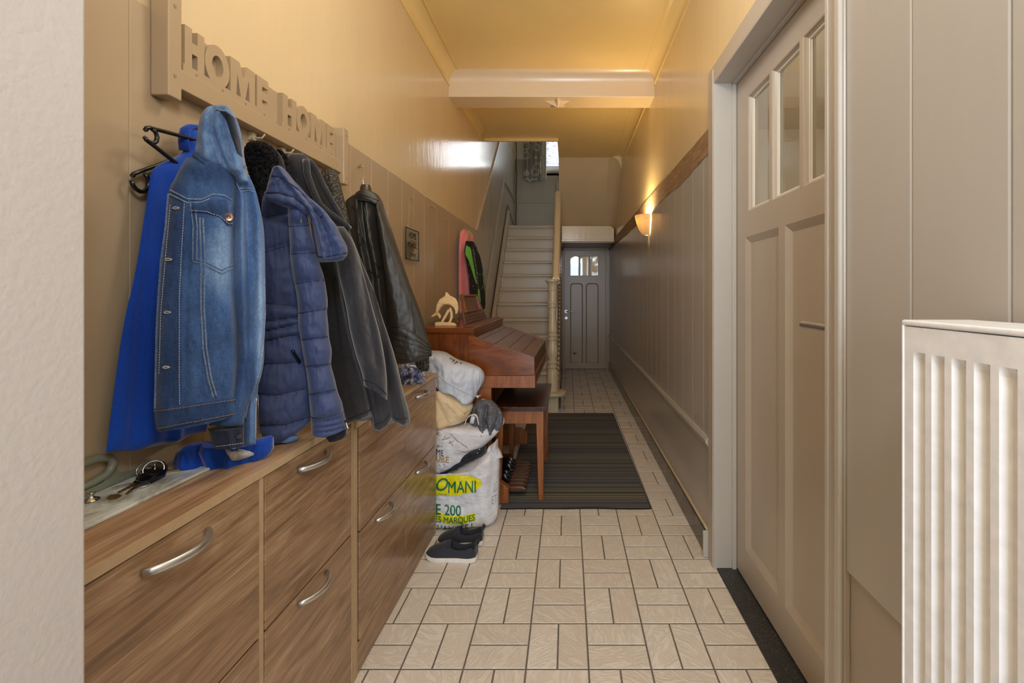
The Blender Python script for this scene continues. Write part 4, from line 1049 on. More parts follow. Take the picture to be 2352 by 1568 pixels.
# ---------- royal blue coat
bc = thing('blue_coat', 'royal blue felt coat hanging against the wall behind the denim jacket', 'coat', (-.86, .98, .9))
pb = Plane(245, -.853, 470, -.846)
fb_ = folds_fn([([(400, 400), (352, 700), (330, 1010)], 26, .010), ([(372, 420), (318, 700), (292, 1020)], 14, -.005), ([(440, 430), (400, 800), (385, 1010)], 14, .008)])
b = Body([(290, 425, 447), (303, 421, 452), (318, 420, 456), (340, 425, 462), (352, 420, 468), (362, 400, 474), (374, 372, 478), (386, 354, 484), (400, 346, 490), (443, 340, 500), (507, 330, 505), (587, 317.6, 508), (666, 302, 508), (720, 289, 505), (823, 272, 500), (930, 258, 490), (1015, 247, 478), (1037, 243, 474)],
         pb, .016, .013, 60, 90, 2.4, fb_, bot=[(243, 1037), (310, 1035), (335, 1024), (365, 1016), (400, 1017), (430, 1000), (474, 990)], noise_amp=.003, nsc=.012)
b.build('body', BLUE, bc)
m = MB()
# stand collar loop above the neck
pts = [aX(x, y, -.845) for x, y in ((424, 345), (421, 318), (425, 298), (434, 291), (446, 291), (453, 297))]
m.tube(pts, .006, 10, True, 2.0); m.build('collar', BLUE, bc, smooth=True)
pk = Plane(395, -.834, 629, -.676)
b = Body([(1000, 500, 628), (1008, 470, 629), (1016, 440, 629), (1030, 412, 628), (1050, 400, 612), (1066, 396, 575), (1075, 400, 545)], pk, .03, .02, 60, 40, 3,
         folds_fn([([(470, 1000), (455, 1035), (470, 1070)], 9, -.016), ([(545, 1010), (530, 1040), (529, 1079)], 10, .012), ([(590, 1005), (575, 1050)], 8, -.008), ([(425, 1025), (420, 1060)], 9, .008)]),
         bot=[(395, 1068), (450, 1073), (480, 1075), (529, 1077), (560, 1063), (600, 1045), (629, 1030)], top=[(395, 1040), (430, 1026), (461, 1014), (500, 1026), (540, 1024), (583, 1009), (622, 1000), (630, 1004)], noise_amp=.006, nsc=.03, round_top=.2, round_bot=.02)
b.build('draped_end', BLUE, bc)
overlay(b, [(517, 1032), (545, 1029), (572, 1035), (584, 1040)], [(532, 1057), (545, 1057), (562, 1052), (583, 1045)], 'pale_lining', cloth('pale grey lining', sc(188, 184, 184), sc(150, 146, 148), 200), bc, .004, 6, 16, puff=.006)
# ---------- denim jacket
dj = thing('denim_jacket', 'faded blue denim jacket with chest pocket hanging in front of the blue coat', 'jacket', (-.72, .95, .9))
pd_ = Plane(357, -.785, 610, -.655)
wear = lambda px, py: .10-.12*math.exp(-((px-470)/60)**2-((py-405)/22)**2)-.10*math.exp(-((px-395)/22)**2)+.75*math.exp(-((px-505)/42)**2-((py-590)/95)**2)+.55*math.exp(-((px-592)/16)**2-((py-700)/220)**2)+.35*math.exp(-((px-560)/14)**2-((py-500)/110)**2)+.25*math.exp(-((py-760)/120)**2)*math.exp(-((px-585)/14)**2)
fs_ = folds_fn([([(560, 440), (566, 560), (570, 680), (572, 800), (566, 900)], 9, -.013), ([(583, 450), (590, 600), (592, 760), (580, 860)], 12, .012), ([(548, 470), (548, 600), (553, 800)], 8, .010), ([(574, 520), (580, 640), (576, 700)], 5, -.007)])
b = Body([(400, 541, 566), (408, 538, 573), (443, 534, 586), (523, 532, 604.6), (634, 530, 609), (720, 534, 609), (769, 538, 605), (819, 540, 606), (858, 538, 600), (880, 534, 593), (923, 520, 569), (950, 500, 562), (976, 478, 561)], pd_, .034, .03, 52, 100, 2.2, fs_, noise_amp=.004, nsc=.03)
slv = b; so = b.build('sleeve', DEN, dj, wear)
seam(b, [[(606, 640), (608, 720), (604, 790), (596, 850), (585, 890), (570, 925), (562, 960)]], 'side_seam', SEAM, so, .0018)
seam(b, [[(541, 412), (552, 440), (575, 437), (586, 444)], [(548, 432), (580, 433)]], 'yoke_seam', SEAM, so, .0014)
b2 = Body([(972, 477, 561), (990, 480, 561), (1024, 490, 561)], pd_, .026, .018, 30, 16, 2.6, folds_fn([([(520, 975), (525, 1025)], 8, .006)]), bot=[(480, 1026), (494, 1030), (561, 1021)], top=[(477, 984), (520, 978), (561, 975)])
o = b2.build('cuff', DEN2, dj, lambda a, c: .1); stitches(b2, [[(482, 985), (520, 980), (558, 977)], [(496, 1025), (530, 1021), (558, 1017)]], 'stitching', THREADW, o)
m = MB(); c = b2.hit(549, 1001, .001); m.tube([c, c+pd_.n*.004], .005, 12); m.build('cuff_button', plain('dull dark button', sc(90, 84, 84), .35, 1.0), o)
# second sleeve end with zip showing behind
b3 = Body([(880, 566, 594), (930, 560, 590), (980, 560, 590), (1020, 562, 588)], Plane(357, -.80, 610, -.672), .012, .01, 20, 30, 2.2, folds_fn([([(572, 890), (570, 1010)], 5, .006)])); o = b3.build('lower_sleeve', DEN, dj, lambda a, c: .45)
seam(b3, [[(588, 915), (587, 960), (586, 1008)]], 'zip', M['steel'], o, .0013)
# front panel
fp_folds = folds_fn([([(505, 470), (500, 600), (498, 750)], 30, .006), ([(470, 700), (462, 900)], 14, -.004), ([(520, 700), (527, 800), (524, 930)], 12, .007), ([(438, 470), (424, 700), (420, 930)], 6, -.003), ([(395, 760), (400, 960)], 12, -.003)])
b = Body([(362, 428, 470), (375, 420, 520), (392, 410, 536), (412, 400, 541), (430, 390, 541), (448, 386, 540), (507, 381, 537), (587, 368.6, 536), (666, 362, 540), (720, 360, 542), (769, 358, 546), (858, 356, 545), (905, 354.5, 541), (941, 354, 540), (972, 358, 544)], pd_, .047, .02, 60, 110, 3.2, fp_folds, bot=[(354, 984), (365, 989), (420, 978), (480, 966), (544, 952)], noise_amp=.0035, nsc=.03, round_bot=.012)
fp = b.build('front_panel', DEN, dj, lambda x, y: wear(x, y)*.9+.12*math.exp(-((x-470)/60)**2-((y-800)/130)**2))
# seams: placket, princess seams, yoke, hem
seam(b, [[(388, 446), (382, 520), (371, 600), (365, 680), (361, 760), (359, 860), (357, 940)]], 'placket_edge', SEAM, fp, .0022)
seam(b, [[(392, 437), (430, 457), (462, 458), (490, 446), (515, 449), (531, 459)], [(391, 446), (430, 466), (462, 465), (482, 456)]], 'yoke_seam', SEAM, fp, .0016)
seam(b, [[(466, 500), (470, 600), (468, 700), (474, 800), (485, 870), (498, 912)], [(459, 500), (461, 600), (461, 700), (466, 800), (478, 870), (490, 914)]], 'front_seam', SEAM, fp, .0017)
seam(b, [[(437, 466), (444, 520), (442, 600)], [(446, 466), (453, 520), (451, 600)]], 'pocket_seam', SEAM, fp, .0013)
seam(b, [[(442, 600), (470, 608), (508, 628), (533, 616)], [(446, 594), (472, 601), (508, 620), (533, 608)]], 'pocket_bottom', SEAM, fp, .0012)
stitches(b, [[(424, 462), (418, 560), (412, 680), (412, 760), (412, 880), (413, 930)], [(392, 470), (380, 600), (370, 720), (366, 860)]], 'stitching', THREADW, fp)
hem = overlay(b, [(355, 938), (400, 932), (450, 925), (500, 917), (539, 911)], [(364, 988), (420, 977), (480, 965), (543, 952)], 'hem_band', DEN, fp, .0035, 8, 30)
stitches(b, [[(358, 943), (420, 935), (480, 926), (538, 917)], [(368, 982), (430, 970), (500, 957), (540, 948)]], 'hem_stitching', THREAD, fp, .0007, .0045)
flap_ = overlay(b, [(438, 464), (470, 470), (490, 458), (519, 459)], [(440, 488), (470, 489), (505, 497), (522, 518), (531, 517)], 'pocket_flap', DEN, fp, .004, 8, 22)
stitches(b, [[(442, 484), (475, 487), (505, 498), (521, 514), (529, 513)]], 'flap_stitching', THREADW, fp, .0007, .005)
m = MB(); c = b.hit(521, 499, .004); rings = []
for r_, h in ((.0085, 0), (.0085, .0025), (.0075, .0035), (.006, .0030), (.004, .0030), (.0028, .0022), (.0024, .0004), (0.0, .0003)):
    t1 = pd_.d; t2 = Vector((0, 0, 1)); rings.append([c+t1*r_*math.cos(2*PI*k/18)+t2*r_*math.sin(2*PI*k/18)+pd_.n*h for k in range(18)])
m.loft(rings, True, False); m.build('pocket_button', plain('dull copper button', sc(150, 120, 100), .35, 1.0), fp, smooth=True, angle=35)
bh = plain('pale buttonhole thread', sc(190, 184, 172), .8)
m = MB()
for x, y in ((405, 478), (388, 596), (385, 717), (382, 843), (388, 960)):
    P = [b.hit(x+dx, y+dy, .0015) for dx, dy in ((-7, 0), (-3, -2.5), (5, -1.5), (8, 0), (5, 1.5), (-3, 2.5), (-7, 0))]; m.tube(P, .0011, 5)
m.build('buttonhole', bh, fp)
# collar leaf and raised hood-like collar
pc = Plane(357, -.775, 610, -.645)
ch = folds_fn([([(486, 256), (484, 300), (500, 352), (520, 398)], 5, -.010), ([(466, 270), (462, 320), (470, 372)], 7, .006), ([(515, 258), (530, 320), (540, 390)], 12, .012)])
b = Body([(244, 483, 502), (250, 472, 520), (262, 463, 534), (280, 457, 545), (306, 453, 553.6), (330, 450, 557), (348, 448, 559), (366, 454, 561), (380, 472, 564), (392, 496, 566), (404, 530, 567), (425, 548, 570)], pc, .034, .03, 50, 70, 2.2, ch, noise_amp=.003, nsc=.05, round_top=.12)
co = b.build('collar', DEN, dj, lambda x, y: .5+.2*nz(x*.05, y*.05))
seam(b, [[(449, 352), (459, 364), (483, 384), (509, 396), (533, 403)], [(497, 252), (520, 255), (538, 272), (548, 300), (555, 350), (560, 385)]], 'collar_edge', SEAM, co, .0022)
overlay(b, [(505, 256), (520, 275), (534, 320), (545, 352)], [(522, 258), (537, 276), (549, 318), (556, 360)], 'collar_inside', DEN2, co, .002, 6, 24)
overlay(b, [(450, 348), (462, 360), (485, 378), (510, 390), (532, 399)], [(446, 356), (450, 366), (475, 372), (500, 382), (536, 407)], 'collar_fold', DEN, co, .008, 5, 20, puff=.004)
# ---------- navy puffer coat
nc = thing('puffer_coat', 'navy quilted puffer coat with black fur collar and drooping hood', 'coat', (-.68, 1.16, .83))
pn = Plane(560, -.79, 795, -.585)
SB = [[(590, 455), (665, 440)], [(609, 498), (662, 489)], [(609, 579), (665, 561)], [(610, 696), (677, 701)], [(607, 738), (677, 728)], [(607, 760), (677, 744)], [(607, 783), (655, 771), (679, 768)], [(608, 835), (690, 830)], [(595, 902), (631, 906), (698, 892)], [(597, 975), (655, 973), (711, 956)], [(600, 1030), (650, 1024), (714, 975)]]
def both(f, g): return lambda x, y: f(x, y)+g(x, y)
b = Body([(440, 602, 684), (487, 601, 686), (568, 602, 692), (640, 605, 700), (720, 606, 704), (774, 604, 710), (841, 599, 716), (900, 590, 718), (940, 591, 716), (975, 594, 716), (1000, 602, 714)], pn, .020, .03, 56, 150, 2.6, both(quilt_fn(SB, .013, .007), folds_fn([([(640, 620), (632, 760)], 14, .005)])), bot=[(594, 985), (602, 999), (630, 1017), (648, 1013), (690, 987), (714, 968)], noise_amp=.004, nsc=.04, seed=3)
bo = b.build('body', NAVY, nc)
NSEAM = plain('navy seam', sc(24, 30, 56), .7)
for p in SB[1:-1]: seam(b, [[(x, y+.5) for x, y in p]], 'quilt_seam', NSEAM, bo, .0011, .0, .6)
m = MB(); P = [b.hit(x, y, .004) for x, y in dense([(672, 803), (680, 818), (688, 832)], 4)]; m.tube(P, .0035, 8); m.build('pocket_zip', M['blackgloss'], bo, smooth=True)
seam(b, [[(593, 905), (594, 960), (598, 996)]], 'front_zip', M['steel'], bo, .0012)
ps = Plane(560, -.755, 795, -.57)
SS = [[(655, 468), (712, 462)], [(662, 520), (710, 517)], [(668, 583), (725, 580)], [(676, 651), (733, 644), (750, 641)], [(686, 719), (747, 709)], [(694, 779), (752, 772)], [(703, 841), (760, 834)], [(710, 905), (770, 894)], [(714, 961), (789, 942)]]
b = Body([(470, 660, 702), (522, 663, 712), (568, 666, 725), (594, 667, 731), (635, 673, 744), (675, 681, 751), (700, 684, 753), (714, 685, 751), (745, 685, 754), (775, 690, 756), (806, 695, 762), (838, 701, 761), (870, 706, 769), (900, 709, 776), (925, 711, 786), (955, 714, 791)], ps, .042, .035, 52, 150, 2.0, quilt_fn(SS, .013, .009), noise_amp=.004, nsc=.05, seed=8)
so = b.build('sleeve', NAVY, nc)
NSEAM = plain('navy seam', sc(24, 30, 56), .7)
for p in SS[:-1]: seam(b, [[(x, y+.5) for x, y in p]], 'quilt_seam', NSEAM, so, .0011, .0, .6)
m = MB(); m.tube([aY(792, 966, 1.13), aY(795, 974, 1.12), aY(800, 983, 1.12), aY(797, 986, 1.12)], .0022, 6); m.build('cuff_zip_pull', M['chrome'], so, smooth=True)
m = MB(); c0 = b.hit(692, 505, .001); m.add([b.hit(x, y, .0012) for x, y in ((690, 500), (692, 500), (693, 512), (691, 511))]+[b.hit(x, y, .0012) for x, y in ((695, 498), (697, 498), (694, 509), (692.5, 508))], [(0, 1, 2, 3), (4, 5, 6, 7)]); m.build('small_emblem', M['steel'], so)
b = Body([(944, 713, 789), (958, 714, 792), (975, 715, 796), (992, 716, 797)], ps, .037, .03, 44, 30, 2.2, quilt_fn([[(700, 946), (800, 932)], [(700, 965), (800, 949)], [(700, 978), (800, 961)], [(700, 990), (800, 971)], [(700, 1004), (800, 982)]], .007), bot=[(716, 997), (741, 999), (796, 977)], top=[(713, 958), (789, 938)], round_bot=.05)
b.build('cuff', NAVY, nc)
b = Body([(985, 738, 797), (1000, 745, 795), (1013, 752, 776)], ps, .022, .02, 26, 14, 2.2, None, bot=[(738, 1003), (754, 1013), (775, 1008), (797, 985)], top=[(738, 992), (797, 972)]); b.build('knit_cuff', KNIT, nc)
# hood
ph = Plane(560, -.745, 795, -.56)
hf = folds_fn([([(640, 392), (668, 430), (700, 470), (722, 510), (735, 560), (742, 598)], 8, .015), ([(660, 400), (700, 448), (736, 505), (752, 560), (765, 598)], 8, -.008), ([(690, 432), (745, 495), (776, 560), (785, 596)], 10, .012)])
b = Body([(384, 628, 648), (400, 622, 664), (415, 617, 676), (435, 612, 694), (455, 610, 712), (470, 640, 730), (486, 690, 747), (500, 708, 758), (517, 716, 771), (545, 722, 786), (568, 727, 797), (589, 730, 797), (600, 734, 789)], ph, .036, .03, 56, 80, 2.2, both(hf, lambda x, y: .006*nz(x*.05, y*.08, 6)), bot=[(734, 602), (768, 600), (790, 597)], noise_amp=.005, nsc=.06, seed=12)
ho = b.build('hood', NAVY, nc)
NSEAM = plain('navy seam', sc(26, 34, 62), .6)
seam(b, [[(613, 443), (640, 441), (675, 452), (704, 472), (715, 500), (724, 550), (732, 590)], [(620, 402), (650, 408), (690, 440), (730, 490), (752, 530)], [(745, 487), (737, 500)], [(733, 590), (760, 588), (795, 580)]], 'hood_seam', NSEAM, ho, .0016)
overlay(b, [(612, 448), (640, 446), (672, 456), (700, 474)], [(610, 458), (650, 464), (680, 471), (708, 492)], 'hood_hem', NAVY, ho, .008, 5, 20, puff=.006)
# fur collar
pf = Plane(560, -.80, 680, -.70)
def furd(x, y): return .007*nz(x*.13, y*.12, 2)+.005*nz(x*.3, y*.28, 7)
b = Body([(325, 578, 600), (333, 567, 618), (346, 561, 633), (364, 562, 641), (380, 566, 637), (400, 572, 626), (418, 578, 619), (439, 585, 613), (458, 589, 612), (474, 593, 612), (500, 600, 608)], pf, .038, .03, 50, 80, 2.0, furd, noise_amp=.006, nsc=.08, round_top=.12)
fu = b.build('fur_collar', FUR, nc)
m = MB(); Rr = random.Random(3)
for k in range(1500):
    px = Rr.uniform(562, 640); py = Rr.uniform(328, 495)
    d = ray(px, py).normalized(); loc, n, i, dist = b.bvh().ray_cast(CAM, d)
    if loc is None: continue
    a = (n*.8+Vector((Rr.uniform(-.6, .6), Rr.uniform(-.6, .6), Rr.uniform(-.9, .3)))).normalized(); L = Rr.uniform(.004, .010)
    m.tube([loc-a*.002, loc+a*L*.6, loc+a*L+Vector((0, 0, -.003))], [.0010, .0008, .0002], 3, False)
o = m.build('fur_pile', FUR, fu); o['kind'] = 'stuff'
b = Body([(346, 628, 645), (360, 632, 660), (385, 636, 672), (410, 650, 678), (430, 668, 682)], Plane(560, -.83, 680, -.735), .03, .03, 30, 30, 2, furd); b.build('fur_back', FUR, nc)
b = Body([(340, 590, 628), (356, 582, 645), (380, 582, 655), (410, 588, 662), (440, 598, 670), (470, 604, 676)], Plane(560, -.818, 795, -.62), .03, .02, 30, 30, 2.2, None, round_top=.2); b.build('collar_back', KNIT, nc)
m = MB(); P = [b.hit(x, y, .0) for x, y in ((602, 505), (604, 512), (601, 516))]; m.tube([aX(602, 500, -.755), aX(603, 508, -.754), aX(601, 517, -.754)], .004, 8); m.build('zip_pull', M['blackgloss'], nc, smooth=True)
m = MB(); m.tube([aX(578, 316, -.846), aX(579, 322, -.83), aX(583, 328, -.815), aX(588, 334, -.80)], .0025, 6); m.build('hanging_loop', KNIT, nc, smooth=True)
# ---------- charcoal fleece jacket
fj = thing('fleece_jacket', 'charcoal grey fleece jacket with hood hanging beside the navy puffer coat', 'jacket', (-.65, 1.45, .75))
pfl = Plane(690, -.747, 943, -.49)
ff = folds_fn([([(770, 560), (790, 680), (806, 760), (826, 840), (845, 900), (858, 960)], 8, -.020), ([(858, 670), (880, 780), (893, 880), (905, 960)], 9, -.012), ([(870, 740), (905, 860), (925, 960)], 14, .012), ([(768, 640), (780, 760), (800, 880), (825, 960)], 14, .012)])
b = Body([(352, 664, 695), (366, 660, 712), (388, 664, 727.5), (423, 682, 743.6), (461, 698, 765), (498, 708, 786), (530, 715, 802), (603, 728, 832), (672, 735, 861), (720, 740, 875), (808, 748, 904), (894, 762, 926), (945, 788, 939), (972, 796, 943)], pfl, .026, .03, 70, 110, 2.4, ff, bot=[(796, 972), (830, 960), (855, 950), (857, 984), (870, 988), (888, 976), (900, 960), (906, 968), (925, 976), (943, 970)], noise_amp=.004, nsc=.03, seed=21)
fo = b.build('body', FLEECE, fj)
FDARK = plain('charcoal seam', sc(30, 29, 30), .9)
seam(b, [[(800, 962), (830, 950), (852, 940)], [(862, 975), (880, 968), (896, 952)], [(910, 962), (935, 960)], [(762, 600), (772, 700), (786, 800)]], 'hem_seam', FDARK, fo, .0014)
overlay(b, [(704, 376), (709, 400), (722, 440), (740, 470), (762, 495), (785, 515)], [(718, 376), (730, 400), (748, 440), (766, 468), (784, 500), (798, 522)], 'hood_opening_shade', plain('black hood shade', sc(18, 17, 18), .95), fo, .003, 6, 30)  # dark patch standing in for the shaded hood opening
m = MB(); P = [b.hit(x, y, .006) for x, y in dense([(703, 370), (705, 400), (716, 432), (732, 468), (755, 490), (780, 508), (799, 526)], 8)]; m.tube(P, .009, 10); P = [b.hit(min(x, pl([(366, 708), (388, 723), (423, 739), (461, 760), (498, 781), (530, 797)], y)), y, .004) for x, y in dense([(708, 370), (722, 385), (742, 424), (763, 462), (784, 500), (798, 525)], 8)]; m.tube(P, .0075, 10); m.build('hood_rim', FLEECE, fo, smooth=True)
psl = Plane(690, -.715, 943, -.462)
b = Body([(520, 752, 790), (560, 764, 814), (640, 780, 838), (707, 795, 856), (760, 804, 871), (814, 817, 882), (854, 827, 888), (880, 833, 889), (900, 836, 889)], psl, .034, .03, 44, 80, 2.0, folds_fn([([(808, 600), (822, 720), (842, 830)], 12, .010), ([(832, 640), (850, 740), (866, 840)], 8, -.009)]), bot=[(834, 884), (861, 893), (878, 906), (889, 918)], noise_amp=.004, nsc=.05, seed=30, round_bot=.0)
sl_ = b.build('sleeve', FLEECE, fj); seam(b, [[(835, 872), (860, 880), (876, 893), (887, 906)]], 'cuff_seam', FDARK, sl_, .0014)
m = MB(); c = [b.plane.at(x, y)+b.plane.n*.004 for x, y in ((836, 885), (861, 894), (878, 907), (888, 917), (886, 922), (862, 905), (840, 892))]; m.add(c, [tuple(range(len(c)))]); 
# ---------- dark glitter knit cardigan behind the fleece
gk = NT('black glitter knit'); _v = gk.coord(); _n = gk.noise(_v, 260, 3, .7); gk.color(gk.ramp(_n, [(.52, sc(26, 24, 22)), (.62, sc(120, 112, 98)), (.72, sc(190, 180, 160))])); gk.set(rough=.7); gk.bump(_n, .6, .002)
kd = thing('knit_cardigan', 'black and silver flecked knit cardigan showing behind the fleece jacket', 'cardigan', (-.8, 1.56, .95))
b = Body([(389, 742, 766), (400, 735, 776), (430, 738, 784), (470, 745, 794), (510, 755, 803), (540, 765, 806), (700, 770, 815), (925, 800, 850)], Plane(735, -.855, 805, -.77), .024, .02, 30, 60, 2.2, folds_fn([([(760, 400), (778, 500)], 8, .008)]), noise_amp=.004, nsc=.06); b.build('body', gk.m, kd)
# ---------- black leather jacket
lj = thing('leather_jacket', 'black brown leather biker jacket on a hanger at the end of the coat row', 'jacket', (-.72, 1.75, .93))
plj = Plane(790, -.845, 990, -.535)
lf = folds_fn([([(825, 470), (832, 560), (850, 640), (868, 720)], 5, .010), ([(845, 480), (866, 600), (882, 700)], 9, .012), ([(836, 470), (846, 560), (862, 640)], 6, -.010), ([(868, 480), (884, 600), (890, 700)], 6, -.008)])
b = Body([(441, 826, 850), (447, 814, 862), (455, 802, 871), (464, 793, 877), (500, 791, 884), (560, 796, 896), (640, 802, 900), (720, 812, 897), (790, 840, 898), (820, 850, 900)], plj, .035, .04, 56, 80, 2.4, lf, noise_amp=.004, nsc=.05, seed=41)
lo = b.build('body', LEATHER, lj)
LS = plain('dark leather piping', sc(22, 20, 17), .35)
seam(b, [[(822, 462), (820, 480), (823, 505), (829, 540), (827, 566)], [(829, 540), (846, 575), (862, 605), (875, 620)], [(838, 622), (862, 626), (870, 638)], [(797, 506), (815, 522), (828, 542)], [(808, 475), (818, 480)]], 'seam', LS, lo, .0022)
seam(b, [[(836, 470), (845, 520), (852, 575)], [(825, 500), (833, 545), (848, 580)]], 'zip_line', plain('tarnished zip', sc(110, 104, 92), .3, 1.0), lo, .0014)
b2 = Body([(438, 828, 850), (444, 818, 864), (452, 816, 872), (462, 820, 877), (474, 850, 878)], Plane(790, -.835, 990, -.525), .03, .03, 36, 24, 2.2, None, bot=[(820, 452), (850, 466), (878, 476)]); cl = b2.build('collar', LEATHER, lj)
seam(b2, [[(818, 450), (845, 458), (874, 470)], [(822, 446), (848, 452), (874, 463)]], 'collar_seam', LS, cl, .0016)
psv = Plane(790, -.825, 990, -.515)
b = Body([(462, 866, 878), (485, 868, 883), (528, 873, 899), (589, 880, 920), (645, 887, 939), (720, 893, 967), (774, 896, 982), (812, 900, 991), (826, 908, 992)], psv, .045, .04, 50, 90, 2.0, both(folds_fn([([(885, 540), (900, 640), (920, 740)], 12, .008)]), quilt_fn([[(890, 742), (930, 752), (975, 782), (990, 795)], [(890, 757), (985, 790)], [(890, 770), (990, 800)], [(890, 784), (990, 806)], [(890, 798), (992, 812)], [(890, 815), (992, 820)], [(890, 842), (992, 832)]], .003)), bot=[(905, 836), (935, 834), (958, 829), (992, 817)], noise_amp=.004, nsc=.04, seed=50)
sv = b.build('sleeve', LEATHER, lj)
for k in range(5): seam(b, [[(898+k*1.2, 762+k*15), (930, 772+k*13.5), (965, 786+k*10.5), (986, 800+k*5.5)]], 'ribbed_band', LS, sv, .0014)
seam(b, [[(897, 750), (925, 753), (950, 764), (975, 785), (988, 796)], [(945, 690), (950, 740), (954, 764)]], 'sleeve_seam', LS, sv, .0018)
b = Body([(816, 948, 985), (830, 952, 986), (844, 958, 986), (852, 966, 984)], Plane(790, -.855, 990, -.57), .02, .02, 24, 20, 2.0, lambda x, y: .004*math.sin(x*.9), noise_amp=.006, nsc=.12, round_bot=.3); b.build('ribbed_lining', gk.m, lj)
# its hanger
lh = thing('coat_hanger', 'dark wooden hanger with a steel hook carrying the leather jacket', 'hanger', aY(838, 432, 1.72))
m = MB(); P = [aX(822, 384, -.866), aX(829, 380, -.855), aX(834, 388, -.845), aX(836, 405, -.84)]; P[1:] = [aY(828, 379, 1.84), aY(833, 386, 1.80), aY(834.5, 398, 1.77), aY(833.5, 412, 1.75), aY(835, 428, 1.74)]
m.tube(P, .0022, 8); m.build('hook', M['chrome'], lh, smooth=True)
m = MB(); c = aY(840, 436, 1.74); m.lathe([(0, .02), (.016, .018), (.02, .008), (.022, -.012), (0, -.014)], c, 20); m.build('neck', plain('dark hanger wood', sc(58, 42, 34), .3), lh, smooth=True, angle=50)
# ---------- pink jacket and black-green hoodie by the stairs
pj = thing('pink_jacket', 'salmon pink jacket hanging on the wall by the stairs', 'jacket', (-.84, 3.68, 1.1))
PINK = cloth('salmon pink cloth', sc(236, 142, 132), sc(222, 118, 118), 200, .9, .2)
b = Body([(526.5, 1064, 1073), (530, 1059, 1078), (538, 1057, 1082), (548, 1056, 1085), (574, 1054, 1088), (612, 1054, 1086), (677, 1054.5, 1084), (720, 1056, 1084)], Plane(1054, -.858, 1088, -.80), .03, .02, 36, 70, 2.2, folds_fn([([(1064, 560), (1064, 620), (1066, 700)], 3, .02), ([(1069, 580), (1070, 700)], 2.5, -.018), ([(1058, 540), (1066, 536), (1078, 539)], 3, .01)]), noise_amp=.005, nsc=.15); b.build('body', PINK, pj)
hd = thing('printed_hoodie', 'black hoodie with bright green print on a green hanger by the stairs', 'hoodie', (-.78, 3.62, 1.0))
def hoodie_mat():
    t = NT('black cloth with green splashes'); v = t.coord((1, 1, .55)); n = t.noise(v, 11, 3, .5, 1.2); n2 = t.noise(t.coord(), 60, 2, .5)
    c = t.ramp(n, [(.59, sc(30, 27, 24)), (.61, sc(110, 168, 62))]); c.node.color_ramp.interpolation = 'LINEAR'
    c = t.mix(t.math('GREATER_THAN', n2, .70), c, sc(150, 190, 90)); t.color(c); t.set(rough=.85); return t.m
BLK = cloth('black cotton', sc(36, 32, 28), sc(24, 22, 20), 200)
GRN = cloth('bright green print', sc(112, 172, 64), sc(90, 150, 50), 200)
b = Body([(554, 1071, 1082), (560, 1069, 1089), (577, 1067, 1095), (605, 1071.5, 1103), (637, 1077, 1110), (657, 1079, 1113), (682, 1081, 1113), (712, 1086, 1110)], Plane(1067, -.80, 1113, -.69), .032, .02, 40, 70, 2.2, folds_fn([([(1084, 570), (1092, 630), (1098, 690)], 3, -.012), ([(1095, 590), (1104, 650), (1106, 700)], 3, .012)]), noise_amp=.004, nsc=.15); ho = b.build('body', BLK, hd)
overlay(b, [(1070, 564), (1068.5, 578), (1069, 585), (1076, 596), (1082, 615), (1088, 635), (1094, 652)], [(1079, 563), (1082, 574), (1084, 588), (1086, 598), (1089, 615), (1092, 635), (1095.5, 650)], 'green_stripe', GRN, ho, .002, 5, 24)
overlay(b, [(1108, 626), (1110, 640), (1112, 662)], [(1109.5, 630), (1112, 645), (1113, 668)], 'green_sleeve_print', GRN, ho, .002, 3, 10)
overlay(b, [(1098, 664), (1097.5, 680), (1101, 692)], [(1101, 664), (1103, 680), (1104, 694)], 'green_hem_print', GRN, ho, .002, 3, 10)
m = MB(); Rr = random.Random(5)
for x, y in ((1085, 575), (1088, 582), (1087, 590), (1090, 597), (1091, 603), (1093, 609), (1091, 613), (1090, 620), (1096, 626), (1096.5, 627.5), (1102, 630), (1077, 607), (1078, 633), (1094, 637), (1086, 657), (1089, 664), (1106, 662), (1108, 658), (1105, 690), (1096, 625)):
    c = b.hit(x, y, .0015); r_ = Rr.uniform(.002, .0055); d, u_ = b.plane.d, Vector((0, 0, 1)); P = [c+d*r_*math.cos(2*PI*k/7)*Rr.uniform(.6, 1.1)+u_*r_*1.4*math.sin(2*PI*k/7) for k in range(7)]; m.add(P, [tuple(range(7))])
m.build('green_specks', GRN, ho)
b2 = Body([(553, 1071, 1082), (558, 1070, 1088), (567, 1078, 1089)], Plane(1067, -.79, 1113, -.68), .03, .02, 24, 16, 2.2); b2.build('collar', BLK, hd)
gh = thing('coat_hanger', 'bright green wire hanger holding the printed hoodie', 'hanger', aY(1077, 540, 3.68))
m = MB(); m.tube([aY(x, y, 3.66) for x, y in ((1069, 529), (1073, 527.5), (1078, 529), (1081, 534), (1081, 539), (1077, 544), (1075, 549), (1076, 554))], .004, 8); m.build('hook', plain('green plastic', sc(96, 160, 70), .3), gh, smooth=True)
m = MB(); m.tube([aY(1071, 556, 3.66), aY(1076, 553, 3.66), aY(1083, 557, 3.66)], .004, 8); m.build('shoulder_bar', plain('green plastic bar', sc(96, 160, 70), .3), gh, smooth=True)
# ---------- denim peeping out under the puffer coat
ds_ = thing('denim_trousers', 'small rolled end of blue denim peeping out under the navy puffer coat', 'trousers', (-.70, 1.2, .823))
b = Body([(998, 668, 684), (1004, 655, 686), (1010, 646, 680), (1016, 642, 664)], Plane(640, -.715, 690, -.675), .012, .01, 24, 14, 2.0, None, round_top=.3, round_bot=.3); b.build('rolled_hem', DEN, ds_, lambda a, c: .4)
